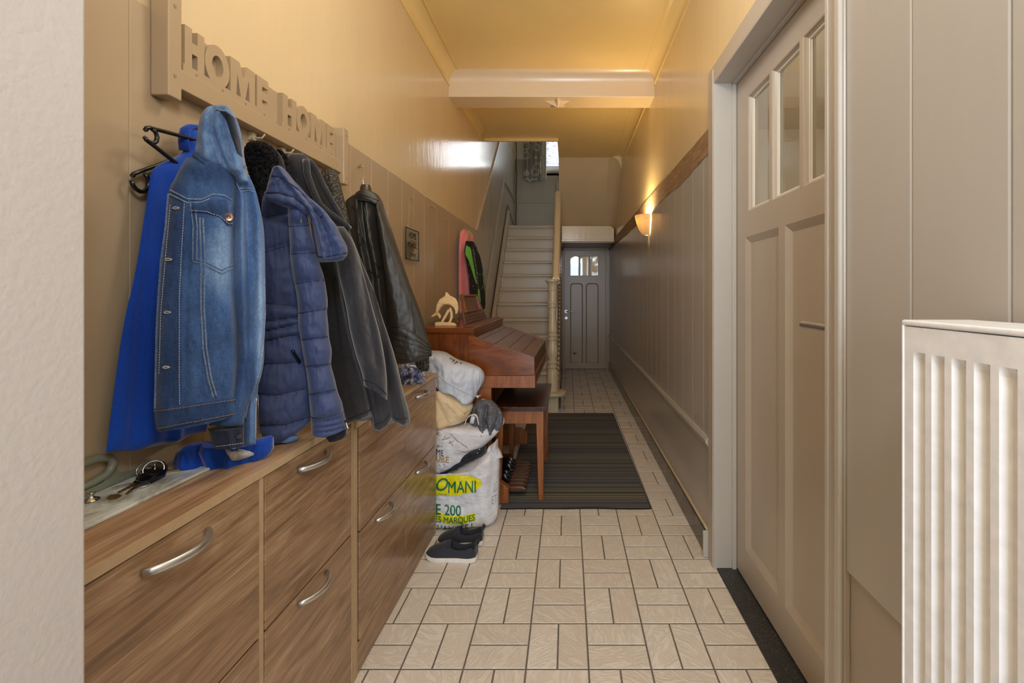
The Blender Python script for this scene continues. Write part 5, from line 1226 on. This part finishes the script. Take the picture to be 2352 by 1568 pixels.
# ---------- bags piled behind the far cabinet
WHITEBAG = NT('white plastic bag'); _v = WHITEBAG.coord(); WHITEBAG.color(WHITEBAG.ramp(WHITEBAG.noise(_v, 5, 3), [(.3, sc(206, 206, 212)), (.7, sc(226, 226, 230))])); WHITEBAG.set(rough=.3, spec=.5)
_w = WHITEBAG.noise(WHITEBAG.coord((1, 1, 2.4), (0, .5, 0)), 11, 6, .62, 1.0); WHITEBAG.bump(_w, .8, .012); WHITEBAG = WHITEBAG.m
GREYBAG = NT('pale grey plastic mailer'); _v = GREYBAG.coord(); GREYBAG.color(GREYBAG.ramp(GREYBAG.noise(_v, 5, 3), [(.3, sc(178, 184, 198)), (.7, sc(202, 206, 216))])); GREYBAG.set(rough=.28, spec=.5)
GREYBAG.bump(GREYBAG.noise(GREYBAG.coord((1.5, 1, 1), (0, -.6, 0)), 12, 6, .6, 1.2), .8, .012); GREYBAG = GREYBAG.m
CANVAS = NT('white canvas tote'); _v = CANVAS.coord(); CANVAS.color(CANVAS.ramp(CANVAS.noise(_v, 6, 3), [(.3, sc(206, 204, 208)), (.7, sc(224, 222, 226))])); CANVAS.set(rough=.75)
CANVAS.bump(CANVAS.noise(CANVAS.coord((1, 1, 2.2), (0, .25, 0)), 10, 5, .6, .8), .7, .012); CANVAS = CANVAS.m
BEIGE = NT('beige cotton cloth'); _v = BEIGE.coord(); BEIGE.color(BEIGE.ramp(BEIGE.noise(_v, 6, 3), [(.3, sc(212, 184, 142)), (.7, sc(228, 204, 166))])); BEIGE.set(rough=.8)
BEIGE.bump(BEIGE.noise(BEIGE.coord((1, 1, 1.6), (0, -.6, 0)), 9, 5, .6, 1.2), .7, .014); BEIGE = BEIGE.m
MARL = NT('grey marl jersey'); _n = MARL.noise(MARL.coord(), 150, 4, .75); MARL.color(MARL.ramp(_n, [(.36, sc(58, 58, 64)), (.64, sc(128, 128, 134))])); MARL.set(rough=.95); MARL.bump(_n, .4, .002); MARL = MARL.m
DARKC = cloth('black crumpled cloth', sc(46, 46, 52), sc(26, 26, 30), 160, .9, .5)
GREEN = plain('green bag print', sc(30, 112, 70), .35); YEL = plain('yellow bag print', sc(226, 214, 10), .35); GOLD = plain('gold tote print', sc(160, 120, 62), .5); CHAR = plain('charcoal tote print', sc(56, 56, 62), .6); FAINT = plain('faint grey print', sc(150, 156, 160), .5)
yb = thing('shopping_bag', 'white plastic shopping bag with green lettering on yellow, standing on the floor', 'bag', (-.6, 2.42, 0))
pby = Plane(930, -.845, 1150, -.348)
crease = folds_fn([([(1120, 1050), (1112, 1110), (1126, 1190)], 16, .012), ([(1040, 1090), (1060, 1150)], 10, -.006), ([(1138, 1050), (1132, 1120), (1138, 1180)], 6, -.008)])
bag = Body([(1030, 960, 1140), (1040, 945, 1147), (1055, 936, 1149), (1090, 930, 1148), (1130, 928, 1147), (1165, 928, 1146), (1185, 930, 1143), (1200, 934, 1134)], pby, .08, .07, 72, 72, 2.6, crease, top=[(930, 1108), (1004, 1104), (1027, 1095), (1041, 1085), (1074, 1071), (1095, 1058), (1116, 1040), (1128, 1032), (1150, 1044)], noise_amp=.009, nsc=.035, seed=60, round_top=.10, round_bot=.05)
yo = bag.build('bag_body', WHITEBAG, yb)
def disc(body, cx, cy, rx, ry, rot, name, mat, parent, lift=.0008):
    m = MB(); rings = [[body.hit(cx, cy, lift)]*40]
    for q in (.1, .2, .3, .4, .5, .6, .7, .8, .9, 1.0):
        rings.append([body.hit(cx+q*(rx*math.cos(a)*math.cos(rot)-ry*math.sin(a)*math.sin(rot)), cy+q*(rx*math.cos(a)*math.sin(rot)+ry*math.sin(a)*math.cos(rot)), lift) for a in [2*PI*k/40 for k in range(40)]])
    m.loft(rings, True, False); return m.build(name, mat, parent)
disc(bag, 1038, 1113, 69, 24, -.06, 'yellow_oval', YEL, yo, .005)
wrap_text(bag, 'O', (1003, 1097, 1030, 1126), 'big_letter', GREEN, yo, -2, .012, .25, .0085)
wrap_text(bag, 'MANI', (1030, 1104, 1094, 1131), 'lettering', GREEN, yo, -2, .012, 0, .0085)
wrap_text(bag, 'CHOIX !', (1003, 1130, 1032, 1136), 'slogan', GREEN, yo, 2, 0, .2, .0085)
wrap_text(bag, 'E 200', (1002, 1156, 1059, 1181), 'lettering', GREEN, yo, 4, .012, 0, .003)
overlay(bag, [(1000, 1174), (1030, 1182), (1060, 1184), (1091, 1178)], [(1000, 1193), (1030, 1203), (1062, 1203), (1094, 1194)], 'yellow_band', YEL, yo, .003, 3, 24, smooth=False)
wrap_text(bag, 'ES MARQUES', (1000, 1182, 1091, 1199), 'lettering', GREEN, yo, -3, .012, 0, .005, 6)
wrap_text(bag, "L'ANNÉE !", (1005, 1199, 1085, 1221), 'lettering', GREEN, yo, -4, .012, 0, .003, 5)
wrap_text(bag, 'CLIC', (1133, 1110, 1141, 1132), 'faint_side_print', FAINT, yo, -6, 0, 0, .001); wrap_text(bag, 'ET', (1130, 1140, 1140, 1158), 'faint_side_print', FAINT, yo, -6, 0, 0, .001)
# knotted plastic ear of the bag
b = Body([(1009, 1141, 1143), (1016, 1134, 1144), (1026, 1122, 1145), (1036, 1117, 1150), (1050, 1116, 1156)], Plane(930, -.862, 1150, -.35), .035, .03, 24, 24, 2.0, folds_fn([([(1126, 1014), (1132, 1045)], 4, -.012), ([(1140, 1012), (1142, 1030)], 3, .012)]), noise_amp=.006, nsc=.1, seed=3); b.build('knotted_ear', WHITEBAG, yb)
# dark garments sticking out between the bags
dg_ = thing('dark_garment', 'black crumpled garment squeezed between the tote and the lettered bag', 'garment', (-.62, 2.42, .40))
b = Body([(1022, 1092, 1116), (1030, 1075, 1117), (1042, 1055, 1114), (1055, 1030, 1104), (1070, 985, 1080), (1085, 975, 1045), (1096, 970, 1020)], Plane(930, -.864, 1150, -.362), .082, .03, 50, 40, 2.2, lambda x, y: .006*math.sin((x*.5+y)*.5), noise_amp=.010, nsc=.09, seed=66); b.build('cloth', DARKC, dg_)
m = MB(); P = [b.hit(x, y, .003) for x, y in ((1006, 1079), (1010, 1078), (1009, 1087), (1005, 1089))]; m.tube(P+[P[0]], .0022, 6); m.build('buckle', M['brass'], dg_)
m = MB(); P = [b.hit(x, y, .003) for x, y in ((1095, 1039), (1101, 1031), (1103, 1032), (1097, 1040))]; m.add(P, [(0, 1, 2, 3)]); m.build('white_label', M['white'], dg_)
# canvas tote
tt = thing('tote_bag', 'white canvas tote bag with gold and dark print, stuffed with grey clothes', 'bag', (-.6, 2.42, .45))
ptt = Plane(930, -.875, 1150, -.362)
b = Body([(972, 980, 1084), (978, 965, 1120), (984, 955, 1147), (992, 945, 1145), (1002, 940, 1136), (1014, 938, 1123), (1022, 937, 1113), (1030, 937, 1095), (1045, 938, 1086), (1060, 940, 1073), (1070, 945, 1050), (1078, 955, 1020)], ptt, .105, .05, 64, 60, 2.4, folds_fn([([(1060, 985), (1100, 1000)], 30, .004)]), noise_amp=.008, nsc=.05, seed=70, round_top=.05)
to = b.build('bag_body', CANVAS, tt); tote = b
overlay(b, [(1010, 984), (1040, 979), (1085, 976), (1146, 986)], [(1030, 996), (1060, 998), (1100, 1002), (1132, 1003)], 'top_hem', CANVAS, to, .003, 4, 20)
wrap_text(b, 'JRY', (1003, 1021, 1017, 1028), 'lettering', CHAR, to, 2, 0, 0, .0016); wrap_text(b, 'ME', (1002, 1030, 1019, 1043), 'lettering', CHAR, to, 4, .012, 0, .0016)
wrap_text(b, 'URE', (1002, 1044, 1031, 1058), 'gold_lettering', GOLD, to, 5, .012, 0, .0016); wrap_text(b, 'R.', (1002, 990, 1012, 999), 'gold_lettering', GOLD, to, 2, 0, .2, .0016)
for P_ in [[(1016, 1010), (1023, 1001), (1024, 1009), (1035, 1002)], [(1016, 1010), (1030, 1006)], [(1030, 1018), (1043, 1012)], [(1032, 1012), (1040, 1022)], [(1034, 994), (1048, 1010), (1074, 1028)], [(1050, 1034), (1072, 1038), (1075, 1030)], [(1006, 1062), (1026, 1060)]]: seam(b, [P_], 'gold_line', GOLD, to, .0016, .0006)
seam(b, [[(1018, 1066), (1022, 1064), (1020, 1072), (1026, 1070)], [(1008, 1066), (1012, 1070)]], 'ink_scribble', CHAR, to, .0012, .0006)
m = MB(); P = [tote.hit(x, y, .004) for x, y in ((1068, 969),)]; 
hp = [aY(x, y, 2.31) for x, y in ((1068, 975), (1072, 962), (1080, 954), (1090, 952), (1096, 957), (1100, 975))]
m.tube([Vector((cr([(i, p.x) for i, p in enumerate(hp)], k/4), 2.31, cr([(i, p.z) for i, p in enumerate(hp)], k/4))) for k in range(21)], .012, 8, True, .2, (0, 0, 1)); m.tube([aY(1083, 972, 2.315), aY(1086, 960, 2.315), aY(1088, 955, 2.315)], .011, 8, True, .2, (0, 1, 0)); m.build('carry_handle', CANVAS, to, smooth=True)
m = MB(); c = tote.hit(1078, 980, .001); m.lathe([(0, -.003), (.006, -.002), (.007, 0)], c, 14, 'y'); m.build('snap_button', CANVAS, to)
gc = Body([(918, 1100, 1128), (924, 1092, 1136), (934, 1088, 1145), (945, 1084, 1152), (956, 1080, 1156), (968, 1082, 1156), (984, 1086, 1150), (992, 1090, 1140)], Plane(930, -.875, 1150, -.362), .07, .03, 48, 44, 2.1, folds_fn([([(1120, 926), (1118, 960), (1122, 985)], 4, -.035), ([(1105, 930), (1112, 975)], 6, .020), ([(1147, 950), (1138, 982)], 4, -.028), ([(1094, 945), (1100, 970)], 3.5, -.024), ([(1132, 940), (1130, 975)], 5, .018)]), noise_amp=.014, nsc=.09, seed=75); gc.build('grey_clothes', MARL, tt)
rim = Body([(916, 1106, 1112), (921, 1104, 1126), (932, 1110, 1137), (945, 1118, 1147), (958, 1126, 1157), (970, 1130, 1158), (985, 1132, 1150)], Plane(930, -.885, 1150, -.372), .01, .01, 20, 24, 3, None); rim.build('rear_flap', CANVAS, tt)
# beige bundle
bg_ = thing('beige_bundle', 'beige cotton bundle stacked between the grey plastic bag and the tote', 'fabric bundle', (-.7, 2.42, .62))
b = Body([(884, 965, 1020), (892, 950, 1034), (905, 940, 1056), (922, 935, 1082), (932, 934, 1088), (945, 935, 1084), (956, 936, 1077), (967, 938, 1066), (974, 942, 1040), (981, 950, 1010)], Plane(930, -.872, 1150, -.36), .10, .05, 60, 50, 2.2, folds_fn([([(1010, 905), (1030, 940), (1036, 972)], 5, -.010), ([(1040, 915), (1064, 945)], 6, .008), ([(1004, 925), (1018, 960)], 6, .010)]), noise_amp=.010, nsc=.04, seed=80); bo = b.build('cloth', BEIGE, bg_)
seam(b, [[(1008, 895), (1040, 925), (1068, 950)], [(1006, 930), (1020, 945), (1034, 972)], [(1034, 972), (1050, 962), (1068, 952)]], 'fold_edge', BEIGE, bo, .0022)
b = Body([(878, 1003, 1012), (884, 1003, 1018), (891, 1004, 1024)], Plane(930, -.872, 1150, -.36), .085, .05, 20, 12, 2.2, None); b.build('dark_scrap', DARKC, bg_)
# grey plastic bag on top
gp = thing('plastic_bag', 'pale grey shiny plastic bag lying on top of the bag pile', 'bag', (-.65, 2.43, .75))
b = Body([(805, 975, 1002), (809, 965, 1022), (816, 955, 1036), (826, 948, 1054), (834, 945, 1080), (843, 944, 1101), (856, 945, 1112), (868, 950, 1114), (881, 960, 1110), (892, 985, 1103), (903, 1010, 1099), (914, 1038, 1094), (922, 1062, 1085)], Plane(930, -.875, 1150, -.362), .10, .06, 72, 60, 2.1, folds_fn([([(1096, 850), (1096, 890)], 4, -.014), ([(1105, 850), (1100, 895)], 4, .012), ([(1030, 840), (1040, 875)], 6, .010), ([(1008, 835), (1014, 870)], 4, -.010)]), bot=[(945, 915), (1010, 885), (1046, 904), (1072, 921), (1086, 924), (1096, 914), (1106, 906)], noise_amp=.012, nsc=.045, seed=90); go = b.build('bag_body', GREYBAG, gp)
seam(b, [[(1008, 862), (1030, 880), (1060, 898), (1090, 910), (1100, 909)], [(1092, 842), (1104, 858), (1104, 880), (1096, 898)], [(994, 812), (1004, 830), (1010, 850)]], 'welded_seam', GREYBAG, go, .0022, .002)
m = MB()
for x0, y0, w in ((1034, 821, 3), (1038, 823, 2), (1041, 825, 4), (1047, 829, 5), (1058, 832, 3), (1040, 828, 2), (1044, 832, 3)):
    P = [b.hit(x, y, .001) for x, y in ((x0, y0), (x0+w, y0+w*.5), (x0+w-1.5, y0+w*.5+2.5), (x0-1.5, y0+2.5))]; m.add(P, [(0, 1, 2, 3)])
m.build('small_print', FAINT if False else CHAR, go)
m = MB(); m.prism([aY(1096, 914, 2.33), aY(1106, 906, 2.33), aY(1100, 909, 2.33), aY(1092, 908, 2.33)], (0, .01, 0)); m.build('torn_corner', GREYBAG, go)
# ---------- slip-on shoes
SHOE = cloth('charcoal stretch canvas', sc(58, 60, 66), sc(44, 46, 52), 420, .9, .35, .2); SHOEIN = plain('dark shoe lining', sc(34, 35, 38), .95)
def shoe(label, toe, heel):
    toe, heel = Vector(toe), Vector(heel); root = thing('slip_on_shoe', label, 'shoe', (toe+heel)/2, 'slip-on shoes beside the far cabinet')
    ax = toe-heel; L = ax.length; ax.normalize(); sd = Vector((-ax.y, ax.x, 0))
    W = [(0, .018), (.05, .027), (.18, .032), (.35, .032), (.55, .038), (.75, .043), (.88, .038), (.96, .026), (1, .010)]
    def P(t, s, z): return heel+ax*(L*t)+sd*s+Vector((0, 0, z))
    m = MB(); rings = []
    for i in range(33):
        t = i/32; w = cr(W, t)+.003; lift = .012*sstep(.75, 1, t)**2+.004*(1-sstep(0, .15, t)); z0, z1 = .0005+lift, .0215+lift*.8
        rings.append([P(t, a*w, b) for a, b in ((-.93, z0), (-1, lerp(z0, z1, .4)), (-.98, z1), (.98, z1), (1, lerp(z0, z1, .4)), (.93, z0))])
    m.loft(rings); m.build('sole', M['rubber'], root, smooth=True, angle=50)
    m = MB(); rings = []
    for i in range(49):
        t = i/48*.985+.008; w = cr(W, t); lift = .010*sstep(.75, 1, t)**2; zb = .019+lift
        rimz = cr([(0, .074), (.08, .070), (.2, .060), (.35, .056), (.48, .066), (.56, .078), (.62, .072), (.78, .056), (.9, .043), (1, .026)], t)
        op = (1-sstep(.50, .56, t))*sstep(.03, .07, t)
        ring = []
        for k in range(15):                       # across, outside from left sole edge over the top to the right sole edge
            u = -1+2*k/14; a = abs(u)
            arch = zb+(rimz-zb)*math.cos(a*PI/2)**.62; sx = math.copysign(min(1, math.sin(a*PI/2)**.8), u)*w
            e = clamp((a-.42)/.30) if op else 0
            # open mouth: wall rises to the rim then drops inside
            if a > .72: oz = lerp(zb, rimz, clamp((1-a)/.28)); ox = math.copysign(w*(1-.14*clamp((1-a)/.28)), u)
            else: oz = lerp(.030, rimz-.002, clamp((a-.52)/.2)); ox = math.copysign(w*.84*min(1, a/.70), u) if a > 0 else 0
            ring.append(P(t, lerp(sx, ox, op), lerp(arch, oz, op)))
        rings.append(ring)
    m.loft(rings, False, False)
    for r in (rings[0], rings[-1]): m.add(r, [tuple(range(len(r)))])
    m.build('upper', SHOE, root, smooth=True, angle=75)
    m = MB(); m.loft([[P(t, a*cr(W, t)*.66, .034) for a in (-1, 1)] for t in (.08, .2, .35, .5)], False, False); m.build('insole', SHOEIN, root)
    m = MB(); g = [P(t, s, z) for t, s, z in ((.47, -.026, .062), (.485, -.02, .074), (.495, 0, .084), (.485, .02, .074), (.47, .026, .062))]; h = [p+ax*.022-Vector((0, 0, .004)) for p in g]
    m.grid([g, h]); m.grid([[p-Vector((0, 0, .004)) for p in g], [p-Vector((0, 0, .004)) for p in h]]); m.build('tongue_tab', SHOE, root, smooth=True)
    m = MB(); m.tube([P(.02, 0, .068), P(-.015, 0, .084), P(-.02, 0, .09), P(.0, 0, .08)], .004, 6, True, 2.0); m.build('heel_loop', SHOE, root, smooth=True)
    return root
shoe('dark grey slip-on shoe with white sole, nearer of the pair', (-.642, 2.075, 0), (-.405, 2.045, 0))
shoe('dark grey slip-on shoe with white sole, farther one against the lettered bag', (-.622, 2.178, 0), (-.402, 2.182, 0))
# ---------- fringed scarf on the far cabinet
sf = thing('fringed_scarf', 'crumpled blue and white fringed scarf on the farther shoe cabinet', 'scarf', (-.72, 2.0, .80))
SCARF = NT('blue white woven scarf'); _v = SCARF.coord(); _n = SCARF.noise(_v, 38, 5, .7, 1.5); SCARF.color(SCARF.ramp(_n, [(.40, sc(54, 66, 112)), (.52, sc(120, 126, 160)), (.6, sc(214, 208, 200))])); SCARF.set(rough=.95); SCARF.bump(_n, .6, .004); SCARF = SCARF.m
b = Body([(834, 930, 955), (840, 920, 966), (850, 914, 974), (862, 912, 978), (872, 915, 976), (880, 920, 970), (884, 928, 960)], Plane(905, -.765, 985, -.624), .045, .04, 60, 50, 1.9, lambda x, y: .022*nz(x*.09, y*.10, 5)+.008*nz(x*.3, y*.3), noise_amp=.014, nsc=.1, seed=95, round_top=.4, round_bot=.25)
so = b.build('cloth', SCARF, sf); m = MB(); Rr = random.Random(11)
for k in range(90):
    px = Rr.uniform(919, 972); py = pl([(915, 868), (925, 880), (950, 877), (975, 868)], px)+Rr.uniform(-5, 2); c = b.hit(px, py, 0)
    m.tube([c, c+Vector((Rr.uniform(-.002, .012), -.004+Rr.uniform(-.006, .004), -.008)), c+Vector((Rr.uniform(-.004, .014), -.005+Rr.uniform(-.008, .006), -.017))], [.0014, .0012, .0008], 4, False)
o = m.build('fringe', SCARF, so); o['kind'] = 'stuff'
# ---------- stone tray, keys, tool and knob on the near cabinet
CT = .8223
marble = NT('grey white marble'); _v = marble.coord((1, .45, 1), (0, 0, .5)); _n = marble.noise(_v, 14, 6, .65, 1.6); marble.color(marble.ramp(_n, [(.36, sc(150, 150, 140)), (.5, sc(196, 196, 186)), (.7, sc(210, 210, 202))])); marble.set(rough=.25)
m = MB(); TZ = CT+.006
m.prism([(-.8845, .51, CT), (-.768, .51, CT), (-.759, .955, CT), (-.758, .975, CT), (-.8845, .975, CT)], (0, 0, .006))
tag(m.build('marble_board', marble.m, bevel=.0015), 'grey white marble board lying on the nearer shoe cabinet', 'board')
# keys
kr = thing('key_bunch', 'bunch of keys with black car remote on the marble board', 'keys', (-.82, .88, TZ))
def kp(px, py, dz=0.0): p = aZ(px, py, TZ+dz); return p
m = MB()
q = [aZ(x, y+1, TZ+.018) for x, y in ((311, 1088), (318, 1076), (338, 1060), (360, 1050), (380, 1049), (386, 1060), (378, 1074), (345, 1090), (322, 1094))]
for p in q: p.x = max(p.x, -.868); p.z = TZ
def slab(q, h, mm):
    c = sum(q, Vector())/len(q); mm.loft([[p+Vector((0, 0, .0006)) for p in q], [p+Vector((0, 0, h*.7)) for p in q], [c+(p-c)*.86+Vector((0, 0, h)) for p in q]])
slab(q, .013, m); m.build('car_remote', M['blackgloss'], kr, smooth=True, angle=40)
m = MB()
for x, y in ((364, 1058), (341, 1074), (353, 1066)):
    c = aZ(x, y-3, TZ+.0165); c.z = TZ+.0135; m.lathe([(.0, .0008), (.0045, .0006), (.005, -.0004)], c, 12)
m.build('remote_button', plain('grey button', sc(120, 120, 122), .4), kr)
def ring(mm, c, r, tilt, yaw, th=.0012):
    P = []
    for k in range(33):
        a = 2*PI*k/32; v = Vector((r*math.cos(a), r*math.sin(a), 0)); v.rotate(Matrix.Rotation(tilt, 3, 'X')); v.rotate(Matrix.Rotation(yaw, 3, 'Z')); P.append(c+v)
    mm.tube(P, th, 6, False)
for c, r, t, y in ((kp(335, 1078, .014), .0145, 1.0, .4), (kp(353, 1077, .016), .016, 1.1, .7), (kp(346, 1090, .006), .008, .3, 0)):
    m = MB(); ring(m, c, r, t, y); m.build('key_ring', M['chrome'], kr, smooth=True)
m = MB()
for i in range(7):
    c = kp(332+i*4.5, 1099-i*4, .003); ring(m, c, .0035, .6 if i % 2 else .1, i*.9, .0009)
m.build('chain', M['chrome'], kr, smooth=True)
def key(a, b, headr, mat, w=.0035, h=.0025, hm=None):
    """a = head position, b = tip, as frame points on the board"""
    A, B = kp(*a, .001), kp(*b, .001); d = (B-A); L = d.length; d.normalize(); s = Vector((-d.y, d.x, 0))
    m = MB(); n = 20; blade = []
    for k in range(9): blade.append(A+d*(headr*.8+(L-headr*.8)*k/8)+s*(w-(.0014 if k % 2 else 0)))
    blade += [B-s*w*.4, A+d*headr*.8-s*w]; m.prism(blade, (0, 0, h)); k_ = m.build('key', mat, kr)
    m = MB(); m.prism([A+d*headr*math.cos(2*PI*j/n)*1.1+s*headr*math.sin(2*PI*j/n) for j in range(n)], (0, 0, h+.0006)); m.build('key_head', hm or mat, k_, bevel=.0005)
key((325, 1105), (272, 1132), .011, M['brass'], hm=M['blackplastic']); key((322, 1108), (258, 1122), .010, M['steel'], hm=M['blackplastic']); key((332, 1103), (290, 1135), .010, M['brass'])
key((366, 1086), (419, 1078), .008, M['brass']); key((330, 1116), (300, 1130), .009, M['steel'])
m = MB(); slab([kp(x, y) for x, y in ((243, 1145), (252, 1138), (272, 1135), (280, 1139), (268, 1146), (250, 1149))], .002, m); m.build('coin_tag', M['brass'], kr)
# small turned metal knob
m = MB(); c = kp(209, 1150); m.lathe([(0, 0), (.011, .0005), (.0125, .002), (.011, .004), (.006, .006), (.004, .0085), (.0045, .012), (.006, .014), (.0055, .0155), (0, .0158)], c, 28)
tag(m.build('metal_knob', M['chrome'], smooth=True, angle=50), 'small turned metal knob on the marble board by the wall corner', 'knob')
# grey-green tool with a loop grip
GT = plain('grey green plastic', sc(128, 130, 112), .4)
tl_ = thing('plastering_float', 'grey green plastic tool with loop grip standing behind the keys', 'tool', (-.87, .85, TZ))
def tp_(px, py): return aX(px, py, -.866)
m = MB(); A = tp_(196, 1116); B = tp_(345, 1045)
m.prism([(-.8838, .72, TZ+.0005), (-.8838, .93, TZ+.0005), (-.8838, .93, TZ+.012), (-.8838, .72, TZ+.012)], (.011, 0, 0)); m.build('blade', GT, tl_, bevel=.002)
m = MB(); P = [(-.8758, .74, .885), (-.8758, .80, .889), (-.8758, .850, .890), (-.8758, .872, .884), (-.8758, .880, .872), (-.8758, .876, .861), (-.8758, .866, .853), (-.8758, .84, .848), (-.8758, .79, .847)]
P = [Vector(p) for p in P]; m.tube(P, [.006, .0068, .0072, .0075, .008, .008, .0075, .0065, .006], 12, True, 1.0); m.build('grip', GT, tl_, smooth=True)
m = MB(); m.prism([(-.8825, .80, TZ+.011), (-.8825, .925, TZ+.011), (-.8825, .895, TZ+.017), (-.8825, .882, TZ+.035), (-.8825, .86, TZ+.014)], (.009, 0, 0)); m.build('web', GT, tl_, bevel=.002)
# ---------- camera
cd = bpy.data.cameras.new('camera'); cam = bpy.data.objects.new('camera', cd); COL.objects.link(cam)
cam.location = CAM; cam.rotation_euler = (PI/2, 0, 0)
cd.sensor_fit = 'HORIZONTAL'; cd.sensor_width = 36; cd.lens = 36*F/2352
cd.shift_x = -(VX-1176)/2352; cd.shift_y = -(784-VY)/2352; cd.clip_start = .02; cd.clip_end = 60
S.camera = cam
# ---------- lights
def area(name, loc, rot, sx, sy, e, col):
    l = bpy.data.lights.new(name, 'AREA'); l.shape = 'RECTANGLE'; l.size = sx; l.size_y = sy; l.energy = e; l.color = col
    o = bpy.data.objects.new(name, l); COL.objects.link(o); o.location = loc; o.rotation_euler = rot; return o
def point(name, loc, e, col, r=.05):
    l = bpy.data.lights.new(name, 'POINT'); l.energy = e; l.color = col; l.shadow_soft_size = r
    o = bpy.data.objects.new(name, l); COL.objects.link(o); o.location = loc; return o
WARM = (1.0, .70, .36); DAY = (.93, .96, 1.0)
area('front_door_daylight', (0, YB-.05, 1.25), (PI/2, 0, 0), 1.05, 2.3, 48, (.76, .88, 1.0))
area('landing_window_daylight', (.03, YF+.3, 3.97), (-PI/2, 0, 0), 1.0, 1.5, 58, (.94, .97, 1.0))
point('hall_pendant_lamp', (-.05, 1.3, 2.45), 13, (.95, .95, .97), .14)
point('entrance_fill', (.25, -.2, 2.15), 29, (.76, .87, 1.0), .16)  # unseen source behind the camera, added to light coats and wall evenly
point('wall_lamp_bulb', (.565, 3.6, 1.775), 24, (1.0, .72, .34), .03)
point('side_room_fill', (2.0, 1.6, 2.3), 45, (.95, .95, .95), .15)  # added fill in the unseen room, brightens the right door's panes
point('end_room_fill', (.6, 8.3, 1.7), 4, (1, .95, .95), .15)  # added fill beyond the far door, lights up its panes
# ---------- world and view
w = bpy.data.worlds.new('daylight'); S.world = w; w.use_nodes = True
bg = w.node_tree.nodes['Background']; bg.inputs[0].default_value = (.80, .88, 1.0, 1); bg.inputs[1].default_value = 1.2
S.view_settings.view_transform = 'Standard'; S.view_settings.look = 'None'; S.view_settings.gamma = 1.0; S.view_settings.use_curve_mapping = False
S.view_settings.exposure = .38
S.cycles.max_bounces = 10; S.cycles.diffuse_bounces = 6; S.cycles.glossy_bounces = 4; S.cycles.transparent_max_bounces = 12; S.cycles.sample_clamp_indirect = 6.0
S.cycles.use_denoising = True
bpy.context.view_layer.update()
